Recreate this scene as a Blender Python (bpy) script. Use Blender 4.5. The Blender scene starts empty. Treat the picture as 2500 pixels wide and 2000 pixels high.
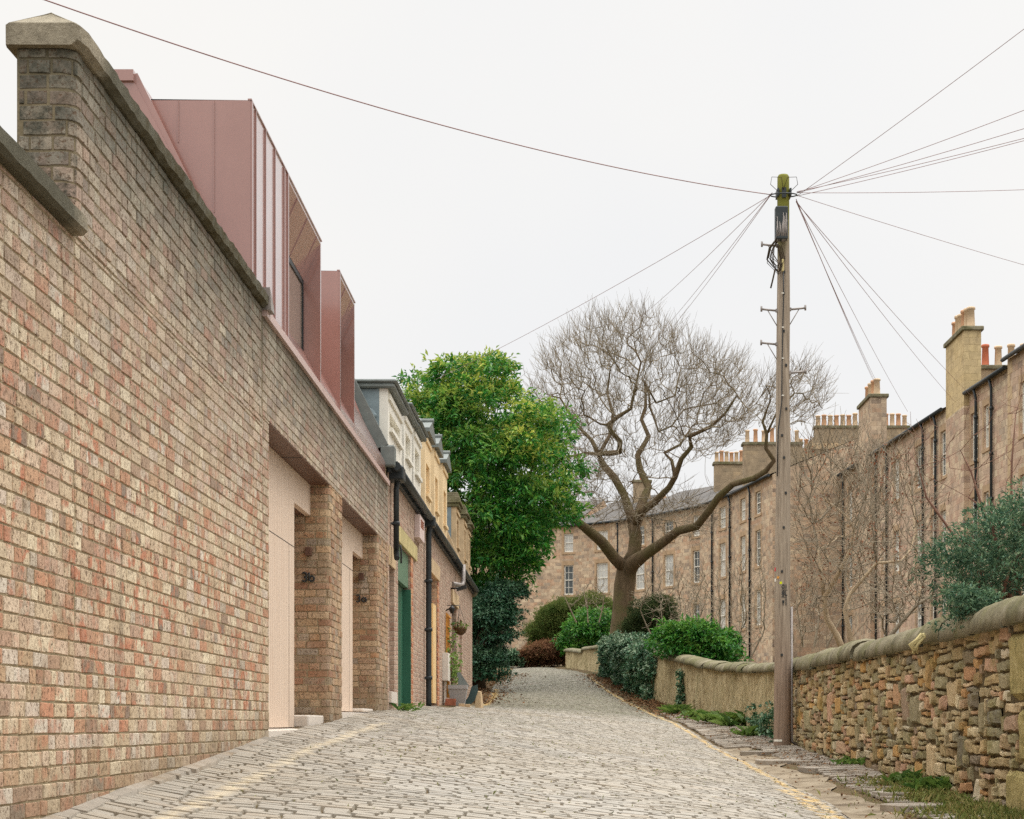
SKY0,SKY1,SKY2,SUN,EXPO=6.85,6.9,30.0,.9,0.5
import bpy, math, random
import numpy as np
from mathutils import Vector, Matrix
random.seed(7); rng = np.random.default_rng(7)
S = bpy.context.scene
COL = S.collection
# ---- survey constants: eye at the origin, looking along +Y ----
F, PX, PY = 4400.0, 1372.0, 1768.0
def P(px, py, Y): return Vector(((px-PX)/F*Y, Y, (PY-py)/F*Y))
U = random.uniform
# ================= object helpers =================
def thing(name, label, cat, loc=(0,0,0), group=None):
    o = bpy.data.objects.new(name, None); COL.objects.link(o); o.location = loc
    o.empty_display_size = .2
    o['label'] = label; o['category'] = cat
    if group: o['group'] = group
    return o
def tag(o, label, cat, group=None):
    o['label'] = label; o['category'] = cat
    if group: o['group'] = group
    return o
def kind(o, k): o['kind'] = k; return o
def link(name, me, parent=None):
    o = bpy.data.objects.new(name, me); COL.objects.link(o)
    if parent is not None:
        o.parent = parent
        if parent.parent is None: o.matrix_parent_inverse = Matrix.Translation(-Vector(parent.location))
    return o
class MB:
    def __init__(s): s.v=[]; s.f=[]; s.uv=[]; s.sm=[]
    def quad(s, a,b,c,d, uv=None, smooth=False):
        i=len(s.v); s.v += [tuple(a),tuple(b),tuple(c),tuple(d)]; s.f.append((i,i+1,i+2,i+3)); s.uv.append(uv or ((0,0),)*4); s.sm.append(smooth)
    def poly(s, pts):
        i=len(s.v); s.v += [tuple(p) for p in pts]; s.f.append(tuple(range(i,i+len(pts)))); s.uv.append(((0,0),)*len(pts)); s.sm.append(False)
    def face(s, idx, smooth=False): s.f.append(tuple(idx)); s.uv.append(((0,0),)*len(idx)); s.sm.append(smooth)
    def box(s, x0,x1,y0,y1,z0,z1, b=0.0):
        if b<=0:
            i=len(s.v)
            s.v += [(x0,y0,z0),(x1,y0,z0),(x1,y1,z0),(x0,y1,z0),(x0,y0,z1),(x1,y0,z1),(x1,y1,z1),(x0,y1,z1)]
            for q in ((0,3,2,1),(4,5,6,7),(0,1,5,4),(1,2,6,5),(2,3,7,6),(3,0,4,7)):
                s.face([i+k for k in q])
        else:
            s.prism([(x0+b,y0),(x1-b,y0),(x1,y0+b),(x1,y1-b),(x1-b,y1),(x0+b,y1),(x0,y1-b),(x0,y0+b)], z0, z1, b)
    def prism(s, pts, z0, z1, b=0.0):
        n=len(pts); cx=sum(p[0] for p in pts)/n; cy=sum(p[1] for p in pts)/n
        rings=[]
        def ring(z,k):
            i=len(s.v)
            for p in pts:
                dx,dy=p[0]-cx,p[1]-cy; L=math.hypot(dx,dy) or 1
                s.v.append((p[0]-dx/L*k,p[1]-dy/L*k,z))
            rings.append(i)
        if b>0: ring(z0,b); ring(z0+b,0); ring(z1-b,0); ring(z1,b)
        else: ring(z0,0); ring(z1,0)
        for a,c in zip(rings,rings[1:]):
            for k in range(n): s.face((a+k,a+(k+1)%n,c+(k+1)%n,c+k))
        s.face([rings[0]+k for k in reversed(range(n))]); s.face([rings[-1]+k for k in range(n)])
    def hexa(s, p):  # 8 points: 0-3 one side loop, 4-7 the opposite loop
        i=len(s.v); s.v += [tuple(q) for q in p]
        for q in ((0,3,2,1),(4,5,6,7),(0,1,5,4),(1,2,6,5),(2,3,7,6),(3,0,4,7)): s.face([i+k for k in q])
    def tube(s, pts, rad, n=8, cap=True, smooth=True, rough=0):
        pts=[Vector(p) for p in pts]
        if not hasattr(rad,'__len__'): rad=[rad]*len(pts)
        up=None; rings=[]
        for k,p in enumerate(pts):
            a=pts[max(k-1,0)]; b=pts[min(k+1,len(pts)-1)]; t=(b-a)
            if t.length<1e-9: t=Vector((0,0,1))
            t.normalize()
            if up is None:
                up=Vector((0,0,1)) if abs(t.z)<.9 else Vector((1,0,0))
            x=up-t*up.dot(t)
            if x.length<1e-6: x=t.orthogonal()
            x.normalize(); y=t.cross(x); up=x
            i=len(s.v); rings.append(i)
            for j in range(n):
                q=2*math.pi*j/n; v=p+(x*math.cos(q)+y*math.sin(q))*rad[k]*(1+rough*(math.sin(q*3+k*.9)+math.sin(q*2-k*1.7+1)+random.uniform(-1,1))); s.v.append((v.x,v.y,v.z))
        for a,c in zip(rings,rings[1:]):
            for k in range(n): s.face((a+k,a+(k+1)%n,c+(k+1)%n,c+k),smooth)
        if cap:
            s.face([rings[0]+k for k in reversed(range(n))]); s.face([rings[-1]+k for k in range(n)])
    def lathe(s, prof, c=(0,0,0), n=16, smooth=True):  # prof: (r,z)
        rings=[]
        for r,z in prof:
            i=len(s.v); rings.append(i)
            for j in range(n):
                q=2*math.pi*j/n; s.v.append((c[0]+r*math.cos(q),c[1]+r*math.sin(q),c[2]+z))
        for a,d in zip(rings,rings[1:]):
            for k in range(n): s.face((a+k,a+(k+1)%n,d+(k+1)%n,d+k),smooth)
        s.face([rings[0]+k for k in reversed(range(n))]); s.face([rings[-1]+k for k in range(n)])
    def build(s, name, mat, parent=None, uv=False):
        me=bpy.data.meshes.new(name); me.from_pydata(s.v,[],s.f)
        me.polygons.foreach_set('use_smooth', s.sm)
        if uv:
            l=me.uv_layers.new(name='UVMap'); flat=[c for f in s.uv for p in f for c in p]; l.data.foreach_set('uv',flat)
        me.materials.append(mat); me.update()
        return link(name, me, parent)
def np_mesh(name, V, Fc, mat, parent=None, attrs=None, smooth=False):
    V=np.asarray(V,dtype=np.float32); Fc=np.asarray(Fc,dtype=np.int32)
    me=bpy.data.meshes.new(name); k=Fc.shape[1]
    me.vertices.add(len(V)); me.vertices.foreach_set('co',V.ravel())
    me.loops.add(Fc.size); me.loops.foreach_set('vertex_index',Fc.ravel())
    me.polygons.add(len(Fc)); me.polygons.foreach_set('loop_start',np.arange(0,Fc.size,k,dtype=np.int32))
    me.polygons.foreach_set('use_smooth',np.full(len(Fc),bool(smooth)))
    for a,val in (attrs or {}).items():
        at=me.attributes.new(a,'FLOAT','POINT'); at.data.foreach_set('value',np.asarray(val,dtype=np.float32))
    me.update(calc_edges=True); me.materials.append(mat)
    return link(name, me, parent)
# ================= material helpers =================
def C(r,g,b): # sRGB 0-255 -> linear
    f=lambda c:(c/12.92 if c<=.04045 else ((c+.055)/1.055)**2.4)
    return (f(r/255),f(g/255),f(b/255),1)
class NT:
    def __init__(s,name,rough=.8,spec=.3,metal=0):
        s.m=bpy.data.materials.new(name); s.m.use_nodes=True; s.t=s.m.node_tree; s.n=s.t.nodes
        s.p=s.n['Principled BSDF']; s.p.inputs['Roughness'].default_value=rough
        s.p.inputs['Specular IOR Level'].default_value=spec; s.p.inputs['Metallic'].default_value=metal
    def L(s,a,b): s.t.links.new(a,b)
    def node(s,ty,**kw):
        n=s.n.new(ty)
        for k,v in kw.items(): setattr(n,k,v)
        return n
    def coord(s,kind='Object',scale=(1,1,1)):
        tc=s.node('ShaderNodeTexCoord'); mp=s.node('ShaderNodeMapping'); mp.inputs['Scale'].default_value=scale
        s.L(tc.outputs[kind],mp.inputs[0]); return mp.outputs[0]
    def noise(s,scale,detail=4,rough=.6,vec=None,out='Fac',dist=0):
        n=s.node('ShaderNodeTexNoise'); n.inputs['Scale'].default_value=scale; n.inputs['Detail'].default_value=detail
        n.inputs['Roughness'].default_value=rough; n.inputs['Distortion'].default_value=dist
        s.L(vec if vec is not None else s.coord(),n.inputs['Vector']); return n.outputs[out]
    def ramp(s,fac,stops,interp='LINEAR'):
        r=s.node('ShaderNodeValToRGB'); r.color_ramp.interpolation=interp; e=r.color_ramp.elements
        while len(e)<len(stops): e.new(.5)
        for el,(p,c) in zip(e,stops):
            el.position=p; el.color=c if hasattr(c,'__len__') else (c,c,c,1)
        s.L(fac,r.inputs[0]); return r.outputs[0]
    def mix(s,fac,a,b,mode='MIX'):
        m=s.node('ShaderNodeMix',data_type='RGBA',blend_type=mode)
        for sock,v in ((m.inputs[0],fac),(m.inputs[6],a),(m.inputs[7],b)):
            if hasattr(v,'is_linked') or hasattr(v,'node'): s.L(v,sock)
            else: sock.default_value=v
        return m.outputs[2]
    def math(s,op,a,b=0,c=None):
        m=s.node('ShaderNodeMath',operation=op)
        for k,v in enumerate((a,b) if c is None else (a,b,c)):
            if hasattr(v,'node'): s.L(v,m.inputs[k])
            else: m.inputs[k].default_value=v
        return m.outputs[0]
    def island(s): return s.node('ShaderNodeNewGeometry').outputs['Random Per Island']
    def objrand(s): return s.node('ShaderNodeObjectInfo').outputs['Random']
    def attr(s,name): return s.node('ShaderNodeAttribute',attribute_name=name).outputs['Fac']
    def sep(s,kind='Object'):
        tc=s.node('ShaderNodeTexCoord'); x=s.node('ShaderNodeSeparateXYZ'); s.L(tc.outputs[kind],x.inputs[0]); return x.outputs
    def color(s,c):
        if hasattr(c,'node'): s.L(c,s.p.inputs['Base Color'])
        else: s.p.inputs['Base Color'].default_value=c
        return s
    def rough(s,v):
        s.L(v,s.p.inputs['Roughness']); return s
    def bump(s,h,strength=.5,dist=.02):
        b=s.node('ShaderNodeBump'); b.inputs['Strength'].default_value=strength; b.inputs['Distance'].default_value=dist
        s.L(h,b.inputs['Height']); s.L(b.outputs[0],s.p.inputs['Normal']); return s
def simple(name,col,rough=.7,spec=.3,metal=0,var=.25,scale=6,bump=.15,dist=.01,vec=(1,1,1)):
    m=NT(name,rough,spec,metal); n=m.noise(scale,5,.65,m.coord('Object',vec))
    d=tuple(c*(1-var) for c in col[:3])+(1,); l=tuple(min(1,c*(1+var)) for c in col[:3])+(1,)
    m.color(m.ramp(n,[(.3,d),(.7,l)]))
    if bump: m.bump(n,bump,dist)
    return m.m
M={}
def brick_mat(name, greytop=True):
    m=NT(name,.9,.15); r=m.island(); co=m.coord()
    base=m.ramp(r,[(0,C(230,214,184)),(.16,C(216,196,166)),(.32,C(200,178,148)),(.46,C(222,200,174)),(.58,C(190,156,132)),(.68,C(220,208,190)),(.78,C(192,166,134)),(.87,C(202,152,122)),(.94,C(176,148,124)),(.975,C(140,124,110)),(1,C(230,216,192))])
    # fire-flashed hearts and patches inside the bricks
    n1=m.noise(11,3,.55,co); n1b=m.noise(.6,3,.6,co); xyz=m.sep(); n1b=m.math('ADD',n1b,m.math('MULTIPLY',m.ramp(m.math('ADD',m.math('ABSOLUTE',m.math('SUBTRACT',xyz[2],1.0)),m.math('MULTIPLY',m.math('ABSOLUTE',m.math('SUBTRACT',xyz[1],9.5)),.25)),[(.3,1),(1,0)]),.16))
    red=m.math('MULTIPLY',m.ramp(n1,[(.49,0),(.60,1)]),m.ramp(n1b,[(.36,0.12),(.60,.9)]))
    c=m.mix(m.math('MULTIPLY',red,m.ramp(m.math('FRACT',m.math('MULTIPLY',r,17.3)),[(.35,0),(.55,1)])),base,C(190,126,98))
    c=m.mix(m.ramp(m.noise(7,6,.75,co),[(.52,0),(.72,.65)]),c,C(150,124,98))
    c=m.mix(m.ramp(m.noise(1.9,5,.75,co),[(.56,0),(.76,.6)]),c,C(134,112,92))
    if greytop:
        z=m.sep()[2]; zz=m.math('ADD',z,m.math('MULTIPLY',m.noise(.8,5,.7,co),1.8))
        g=m.ramp(m.math('DIVIDE',zz,6.0),[(.36,0),(.60,.80)])
        c=m.mix(g,c,m.ramp(m.math('FRACT',m.math('MULTIPLY',r,7.7)),[(0,C(186,174,156)),(.3,C(158,148,134)),(.5,C(172,144,130)),(.65,C(134,130,122)),(.8,C(192,182,164)),(1,C(154,134,122))]))
        g2=m.ramp(m.math('DIVIDE',m.math('ADD',z,m.math('MULTIPLY',m.noise(2.4,5,.75,co),1.1)),5.0),[(.62,0),(.80,.9)]); c=m.mix(g2,c,C(80,84,74))
    else:
        c=m.mix(.6,c,m.ramp(m.math('FRACT',m.math('MULTIPLY',r,5.3)),[(0,C(140,96,72)),(.35,C(176,136,96)),(.65,C(92,78,68)),(.8,C(150,120,92)),(1,C(206,176,136))]))  # darker palette: shade of the reveals painted into the pier brick colour
    c=m.mix(m.ramp(m.noise(1.1,6,.75,m.coord('Object',(1,1,.55))),[(.56,0),(.74,.55)]),c,C(226,216,196))
    zz=m.sep(); hb=m.math('SUBTRACT',zz[2],m.math('MULTIPLY_ADD',zz[1],.053,-.90)); c=m.mix(m.ramp(m.math('ADD',hb,m.math('MULTIPLY',m.noise(3,5,.7,co),.5)),[(.18,.65),(.62,0)]),c,C(140,126,104))
    c=m.mix(m.ramp(m.noise(2.2,5,.7,m.coord('Object',(3,3,.35))),[(.56,0),(.72,.45)]),c,C(120,108,92))
    pit=m.noise(44,3,.85,co); pv=m.ramp(pit,[(.38,1),(.47,0)]); c=m.mix(m.math('MULTIPLY',pv,.85),c,C(96,74,56))
    c=m.mix(.6,c,m.ramp(m.noise(20,5,.8,co),[(.25,.66),(.7,1.16)]),'MULTIPLY')
    c=m.mix(m.math('MULTIPLY',m.ramp(m.sep()[1],[(0,0),(1,0)]) if not greytop else m.math('MULTIPLY',m.math('GREATER_THAN',m.sep()[2],2.41),m.math('LESS_THAN',m.sep()[1],8.935)),m.ramp(m.noise(6,6,.8,co),[(.42,0),(.62,.9)])),c,C(58,60,52))
    m.color(c); m.bump(m.mix(.5,m.noise(30,5,.75,co),pit),.7,.014); return m.m
def mats():
    M['brick']=brick_mat('weathered_brick'); M['brick_new_shaded']=brick_mat('reclaimed_brick_shaded',False)
    m=NT('mortar',.95,.1); m.color(m.mix(m.ramp(m.math('DIVIDE',m.math('ADD',m.sep()[2],m.noise(2.5,4)),5),[(.56,0),(.76,.8)]),m.ramp(m.noise(7,6,.7),[(.3,C(126,112,88)),(.7,C(164,148,120))]),C(92,88,72))); m.bump(m.noise(60,3),.5,.01); M['mortar']=m.m
    m=NT('brick_far',.9,.15); M['_']=m.m
    # setts
    m=NT('granite_setts',.62,.45); r=m.island(); co=m.coord()
    c=m.ramp(r,[(0,C(156,149,137)),(.25,C(163,156,144)),(.5,C(148,142,131)),(.7,C(170,163,150)),(.88,C(158,147,131)),(1,C(140,134,123))])
    c=m.mix(.4,c,m.ramp(m.noise(14,6,.75,co),[(.25,.55),(.7,1)]),'MULTIPLY')
    st=m.ramp(m.noise(.45,6,.7,co),[(.38,0),(.72,.7)]); c=m.mix(st,c,C(150,138,118))
    far=m.ramp(m.math('DIVIDE',m.math('ADD',m.sep()[1],m.math('MULTIPLY',m.noise(.6,4),6)),100),[(.40,0),(.47,.8)]); c=m.mix(far,c,m.ramp(m.noise(1.6,5,.7,co),[(.35,C(120,112,96)),(.7,C(92,92,66))]))  # far setts darkened: tree shade and weaker sky sheen painted into the colour
    c=m.mix(m.math('MULTIPLY',m.attr('edge'),.7),c,m.ramp(m.noise(5,4,.7,co),[(.35,C(112,98,77)),(.6,C(128,116,92)),(.75,C(108,108,70))]))
    w=m.ramp(m.noise(7,5,.75,co),[(.36,0),(.52,1)])
    c=m.mix(m.math('MULTIPLY',m.attr('paint_r'),m.math('MULTIPLY',w,.8)),c,C(214,178,104))
    c=m.mix(m.math('MULTIPLY',m.attr('paint_l'),m.math('MULTIPLY',w,.5)),c,C(216,198,162))
    m.color(c); m.bump(m.noise(28,5,.7,co),.35,.012); M['setts']=m.m
    m=NT('path_setts',.8,.25); r=m.island(); co=m.coord()
    c=m.ramp(r,[(0,C(150,141,128)),(.4,C(166,156,142)),(.7,C(136,128,116)),(1,C(172,160,144))])
    c=m.mix(.5,c,m.ramp(m.noise(9,6,.75,co),[(.25,.5),(.7,1)]),'MULTIPLY')
    c=m.mix(m.ramp(m.noise(1.3,5,.7,co),[(.5,0),(.68,.75)]),c,C(130,112,88)); c=m.mix(m.math('MULTIPLY',m.attr('edge'),.85),c,C(88,72,50)); m.color(c); m.bump(m.noise(25,5,.7,co),.5,.015); M['path']=m.m
    m=NT('channel_concrete',.85,.25); co=m.coord(); c=m.ramp(m.noise(2.5,7,.7,co),[(.32,C(88,74,56)),(.5,C(132,118,97)),(.7,C(158,145,124))])
    m.color(c); m.bump(m.noise(18,6,.7,co),.4,.015); M['channel']=m.m
    m=NT('earth',.97,.1); co=m.coord(); c=m.ramp(m.noise(1.7,7,.7,co),[(.3,C(84,70,50)),(.5,C(104,88,66)),(.7,C(78,80,46))])
    m.color(c); m.bump(m.noise(12,6,.7,co),.8,.03); M['earth']=m.m
    m=NT('sandy_mortar',.95,.1); m.color(m.ramp(m.noise(5,7,.75),[(.3,C(70,60,44)),(.6,C(112,98,72)),(.75,C(82,80,46))])); m.bump(m.noise(26,6,.7),.9,.03); M['rubblemortar']=m.m
    # rubble stones
    m=NT('rubble_sandstone',.92,.15); r=m.island(); co=m.coord()
    c=m.ramp(r,[(0,C(194,168,124)),(.10,C(168,148,110)),(.20,C(206,182,142)),(.32,C(150,138,106)),(.42,C(216,198,160)),(.52,C(188,144,108)),(.57,C(196,156,98)),(.64,C(128,122,104)),(.72,C(198,158,130)),(.80,C(170,158,122)),(.90,C(146,136,106)),(1,C(214,198,168))])
    c=m.mix(.55,c,m.ramp(m.noise(9,7,.75,co),[(.28,.5),(.66,1.05)]),'MULTIPLY')
    mo=m.ramp(m.noise(2.2,6,.7,co),[(.5,0),(.68,.7)]); c=m.mix(mo,c,C(124,116,62))
    bl=m.ramp(m.noise(3.1,6,.72,m.coord('Object',(1,1,.6))),[(.6,0),(.75,.75)]); c=m.mix(bl,c,C(92,84,66))
    m.color(c); m.bump(m.noise(17,8,.75,co),.9,.03); M['rubble']=m.m
    m=NT('coping_stone',.9,.2); co=m.coord(); c=m.ramp(m.noise(3,7,.7,co),[(.30,C(88,84,66)),(.5,C(128,120,96)),(.70,C(158,150,126))])
    c=m.mix(m.ramp(m.noise(1.1,5,.7,co),[(.47,0),(.66,.65)]),c,C(104,104,56)); c=m.mix(.6,c,m.ramp(m.noise(40,4,.7,co),[(.3,.6),(.7,1)]),'MULTIPLY')
    m.color(c); m.bump(m.noise(22,7,.75,co),.7,.025); M['coping']=m.m
    m=NT('lichen_concrete',.92,.15); co=m.coord(); z=m.sep()[1]
    c=m.ramp(m.noise(12,6,.75,co),[(.3,C(118,110,94)),(.6,C(162,152,132)),(.75,C(178,168,148))])
    mo=m.math('MULTIPLY',m.ramp(m.noise(5,6,.75,co),[(.42,0),(.58,1)]),m.ramp(m.math('DIVIDE',z,14),[(.66,0),(.76,.85)])); c=m.mix(m.ramp(m.math('ABSOLUTE',m.math('SUBTRACT',z,9.0)),[(.17,0),(.4,.88)]),c,C(84,82,68)); c=m.mix(mo,c,C(70,60,32))
    m.color(c); m.bump(m.noise(36,5,.8,co),.8,.02); M['cap']=m.m
    m=NT('lichened_dressed_stone',.92,.15); co=m.coord(); c=m.ramp(m.noise(5,7,.75,co),[(.3,C(112,106,66)),(.5,C(166,150,98)),(.7,C(188,172,126))]); m.color(c); m.bump(m.noise(24,5,.8,co),1,.03); M['quoinst']=m.m
    # render wall (harled, streaky)
    m=NT('streaked_render',.92,.15); co=m.coord('Object',(3,1.2,.45)); c=m.ramp(m.noise(5,8,.75,co),[(.32,C(140,124,90)),(.5,C(190,172,132)),(.68,C(212,196,158))])
    c=m.mix(m.ramp(m.noise(1.4,6,.7,m.coord()),[(.50,0),(.68,.55)]),c,C(128,120,76)); c=m.mix(m.ramp(m.noise(1.0,4,.6,m.coord('Object',(1,2,.5))),[(.64,0),(.72,.7)]),c,C(156,112,82))
    c=m.mix(.65,c,m.ramp(m.noise(9,8,.82,m.coord()),[(.3,.42),(.62,1.05)]),'MULTIPLY'); c=m.mix(m.ramp(m.noise(2.6,6,.8,m.coord('Object',(1,1,.4))),[(.6,0),(.68,.7)]),c,C(84,80,54)); m.color(c); m.bump(m.noise(9,8,.75,m.coord()),1,.07); M['render']=m.m
    # metals, paint
    m=NT('burgundy_zinc',.32,.8,.15); co=m.coord(); c=m.ramp(m.noise(1.2,5,.7,m.coord('Object',(1,2,.35))),[(.3,C(146,101,90)),(.7,C(160,115,103))]); m.color(c); m.bump(m.noise(2.2,3,.5,co),.3,.015)
    m.L(m.ramp(m.noise(3,4,.6,co),[(.3,.28),(.7,.38)]),m.p.inputs['Roughness']); m.p.inputs['Coat Weight'].default_value=1; m.p.inputs['Coat Roughness'].default_value=.14; m.p.inputs['Coat IOR'].default_value=1.7; M['zinc']=m.m
    m=NT('zinc_cap',.4,.6,.2); m.color(C(196,170,162)); M['zinccap']=m.m
    M['soffit']=simple('brown_soffit',C(98,70,56),.5,.3,0,.1,3,.05)
    # vertical ribbed timber
    m=NT('ribbed_timber',.7,.25); x=m.sep()[1]; g=m.math('FRACT',m.math('DIVIDE',x,.105)); gr=m.math('LESS_THAN',g,.17)
    c=m.ramp(m.noise(3,6,.6,m.coord('Object',(1,12,.35))),[(.3,C(206,182,160)),(.7,C(222,202,182))]); c=m.mix(m.math('MULTIPLY',gr,.32),c,C(150,118,98)); m.color(c)
    m.bump(m.math('SUBTRACT',1,gr),.4,.008); M['timber']=m.m
    m=NT('glass',.08,.6); m.color(m.ramp(m.objrand(),[(0,C(62,68,68)),(.36,C(88,94,92)),(.42,C(180,180,174)),(1,C(206,204,196))])); m.bump(m.noise(1.5,2),.05,.02); M['glass']=m.m  # pale panes: sky reflections and net curtains painted into the glass colour
    m=NT('dark_glass',.06,.7); m.color(m.ramp(m.noise(.8,3,.5,m.coord('Object',(1,3,.3))),[(.3,C(120,104,92)),(.7,C(146,130,116))])); M['dglass']=m.m
    M['black']=simple('black_paint',C(38,40,40),.5,.4,0,.2,9,.05)
    M['iron']=simple('cast_iron_pipe',C(42,48,50),.5,.4,0,.3,7,.1)
    M['steel']=simple('galvanised',C(140,132,126),.5,.5,.4,.2,12,.1)
    M['white']=simple('white_paint',C(226,222,210),.6,.3,0,.06,5,.05)
    M['yellow']=simple('cream_yellow_paint',C(228,202,160),.6,.3,0,.06,4,.05)
    M['cream']=simple('cream_door_paint',C(226,194,142),.55,.35,0,.05,4,.03)
    m=NT('green_door_paint',.4,.4); m.color(m.ramp(m.noise(2,5,.6,m.coord('Object',(1,6,.3))),[(.3,C(30,82,60)),(.7,C(58,112,88))])); M['green']=m.m
    M['greygreen']=simple('faded_green_paint',C(92,120,96),.6,.3,0,.12,4,.05)
    M['greydoor']=simple('grey_brown_boards',C(128,116,104),.7,.2,0,.1,3,.1)
    M['lead']=simple('lead_sheet',C(106,112,108),.55,.4,0,.25,4,.2,.02)
    M['leadblue']=simple('blue_grey_lead',C(122,136,140),.55,.35,0,.18,5,.2,.02)
    M['slate']=simple('roof_slate',C(92,88,84),.75,.3,0,.3,3,.3,.03)
    M['stone']=simple('dressed_sandstone',C(190,166,132),.9,.15,0,.2,4,.3,.02)
    M['stoneyellow']=simple('lichen_yellow_lintel',C(186,172,124),.9,.15,0,.25,4,.3,.02)
    M['paleconc']=simple('pale_concrete',C(206,196,184),.85,.2,0,.08,8,.15)
    M['terracotta']=simple('terracotta_pot',C(204,160,126),.85,.2,0,.2,4,.1)
    M['claypale']=simple('buff_clay_pot',C(210,184,152),.85,.2,0,.22,3,.1)
    M['redclay']=simple('red_clay_pot',C(196,116,88),.85,.2,0,.15,3,.1)
    M['surround']=simple('window_margin_stone',C(176,150,120),.9,.15,0,.2,2,.2)
    def masonry(name, bw, bh, cols, mort, grey=.4):
        m=NT(name,.92,.12); tc=m.node('ShaderNodeTexCoord'); uv=tc.outputs['UV']
        dn=m.node('ShaderNodeTexNoise'); dn.inputs['Scale'].default_value=1.6; dn.inputs['Detail'].default_value=3; m.L(uv,dn.inputs['Vector'])
        vm=m.node('ShaderNodeVectorMath',operation='MULTIPLY_ADD'); m.L(dn.outputs['Color'],vm.inputs[0]); vm.inputs[1].default_value=(.16,.10,0); m.L(uv,vm.inputs[2])
        def br(s1,s2,ox):
            b=m.node('ShaderNodeTexBrick'); b.inputs['Scale'].default_value=1; b.inputs['Brick Width'].default_value=s1; b.inputs['Row Height'].default_value=s2
            b.inputs['Mortar Size'].default_value=.012; b.inputs['Mortar Smooth'].default_value=.6; b.inputs['Bias'].default_value=0
            b.inputs['Color1'].default_value=(0,0,0,1); b.inputs['Color2'].default_value=(1,1,1,1); b.inputs['Mortar'].default_value=(.5,.5,.5,1); b.offset=ox
            m.L(vm.outputs[0],b.inputs['Vector']); return b
        b=br(bw,bh,.43); b2=br(bw*1.7,bh*1.0,.31)
        c=m.ramp(m.mix(.3,b.outputs['Color'],b2.outputs['Color']),cols)
        c=m.mix(.75,c,m.ramp(m.noise(3.2,8,.8,uv),[(.3,.56),(.64,1.28)]),'MULTIPLY'); c=m.mix(m.ramp(m.noise(.9,6,.75,m.coord('UV',(1.6,.5,1))),[(.52,0),(.7,.5)]),c,C(96,84,74))
        c=m.mix(m.ramp(m.noise(.22,5,.65,uv),[(.45,0),(.72,grey)]),c,C(120,106,92))
        c=m.mix(m.math('MULTIPLY',b.outputs['Fac'],.6),c,mort)
        m.color(c); m.bump(m.mix(.5,m.noise(6,6,.7,uv),m.math('SUBTRACT',1,b.outputs['Fac'])),.6,.04); return m.m
    M['tenement']=masonry('tenement_rubble',.50,.225,[(0,C(134,118,104)),(.2,C(184,162,138)),(.4,C(206,184,156)),(.55,C(190,156,128)),(.7,C(214,194,164)),(.82,C(158,142,126)),(1,C(210,178,144))],C(190,168,144),.65)
    M['tenement2']=masonry('tenement_ashlar',.6,.26,[(0,C(138,122,110)),(.22,C(192,166,144)),(.45,C(208,184,158)),(.6,C(188,156,134)),(.78,C(214,194,164)),(1,C(162,144,128))],C(172,146,120),.5)
    M['ashlar']=masonry('yellow_ashlar',.6,.3,[(0,C(186,162,118)),(.5,C(204,182,138)),(1,C(196,174,134))],C(172,150,110),.3)
    M['gable']=masonry('grey_rubble',.5,.24,[(0,C(140,126,104)),(.4,C(174,154,126)),(.7,C(160,142,116)),(1,C(190,166,132))],C(170,150,124),.5)
    M['mews']=masonry('mews_brick',.2,.07,[(0,C(128,106,92)),(.3,C(176,150,130)),(.55,C(190,166,146)),(.75,C(160,124,106)),(1,C(198,176,156))],C(170,154,138),.5)
    M['jamb']=masonry('jamb_brick',.23,.085,[(0,C(120,72,54)),(.4,C(184,118,88)),(.7,C(196,150,112)),(1,C(150,92,70))],C(186,164,144),.1)
    # wood pole
    m=NT('pole_timber',.85,.2); co=m.coord('Object',(9,9,.5)); z=m.sep()[2]; n=m.noise(3,7,.7,co)
    c=m.ramp(n,[(.28,C(110,97,83)),(.5,C(152,138,121)),(.72,C(180,166,147))]); 
    c=m.mix(m.ramp(m.math('DIVIDE',m.math('ADD',z,m.math('MULTIPLY',m.noise(3,4),.8)),10),[(.10,.8),(.25,0)]),c,m.ramp(n,[(.3,C(110,92,78)),(.7,C(156,132,114))]))
    gz=m.math('ADD',z,m.math('MULTIPLY',m.noise(4,4,.6,m.coord('Object',(1,1,.3))),1.3)); c=m.mix(m.ramp(m.math('DIVIDE',gz,10),[(.815,0),(.885,.95)]),c,C(116,116,44))
    m.color(c); m.bump(n,.7,.02); M['pole']=m.m
    def bark(name,a,b,moss=None):
        m=NT(name,.92,.12); co=m.coord('Object',(2,2,.6)); c=m.ramp(m.noise(3.5,7,.7,co),[(.3,a),(.7,b)])
        if moss: c=m.mix(m.ramp(m.noise(1.1,5,.6,m.coord()),[(.45,0),(.62,.7)]),c,moss)
        m.color(c); m.bump(m.noise(7,6,.7,co),.8,.04); return m.m
    M['bark']=bark('bark',C(78,66,50),C(118,100,78),C(96,90,58)); M['twig']=bark('twig_bark',C(122,110,92),C(152,140,120))
    M['palebark']=bark('pale_bark',C(150,130,104),C(196,176,146)); M['redtwig']=bark('red_twig',C(104,76,64),C(140,108,92)); M['darkbark']=bark('dark_bark',C(52,44,34),C(80,68,52))
    def leaf(name,stops,tipc,rough=.5,spec=.3,trans=.35):
        m=NT(name,rough,spec); r=m.island(); c=m.ramp(r,stops); c=m.mix(m.attr('tip'),c,tipc)
        c=m.mix(m.ramp(m.noise(.55,4,.65),[(.40,.0),(.68,.5)]),c,stops[0][1]); m.color(c)
        tr=m.node('ShaderNodeBsdfTranslucent'); m.L(c,tr.inputs['Color']); ms=m.node('ShaderNodeMixShader'); ms.inputs[0].default_value=trans
        out=m.n['Material Output']; m.L(m.p.outputs[0],ms.inputs[1]); m.L(tr.outputs[0],ms.inputs[2]); m.L(ms.outputs[0],out.inputs['Surface']); return m.m
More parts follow.
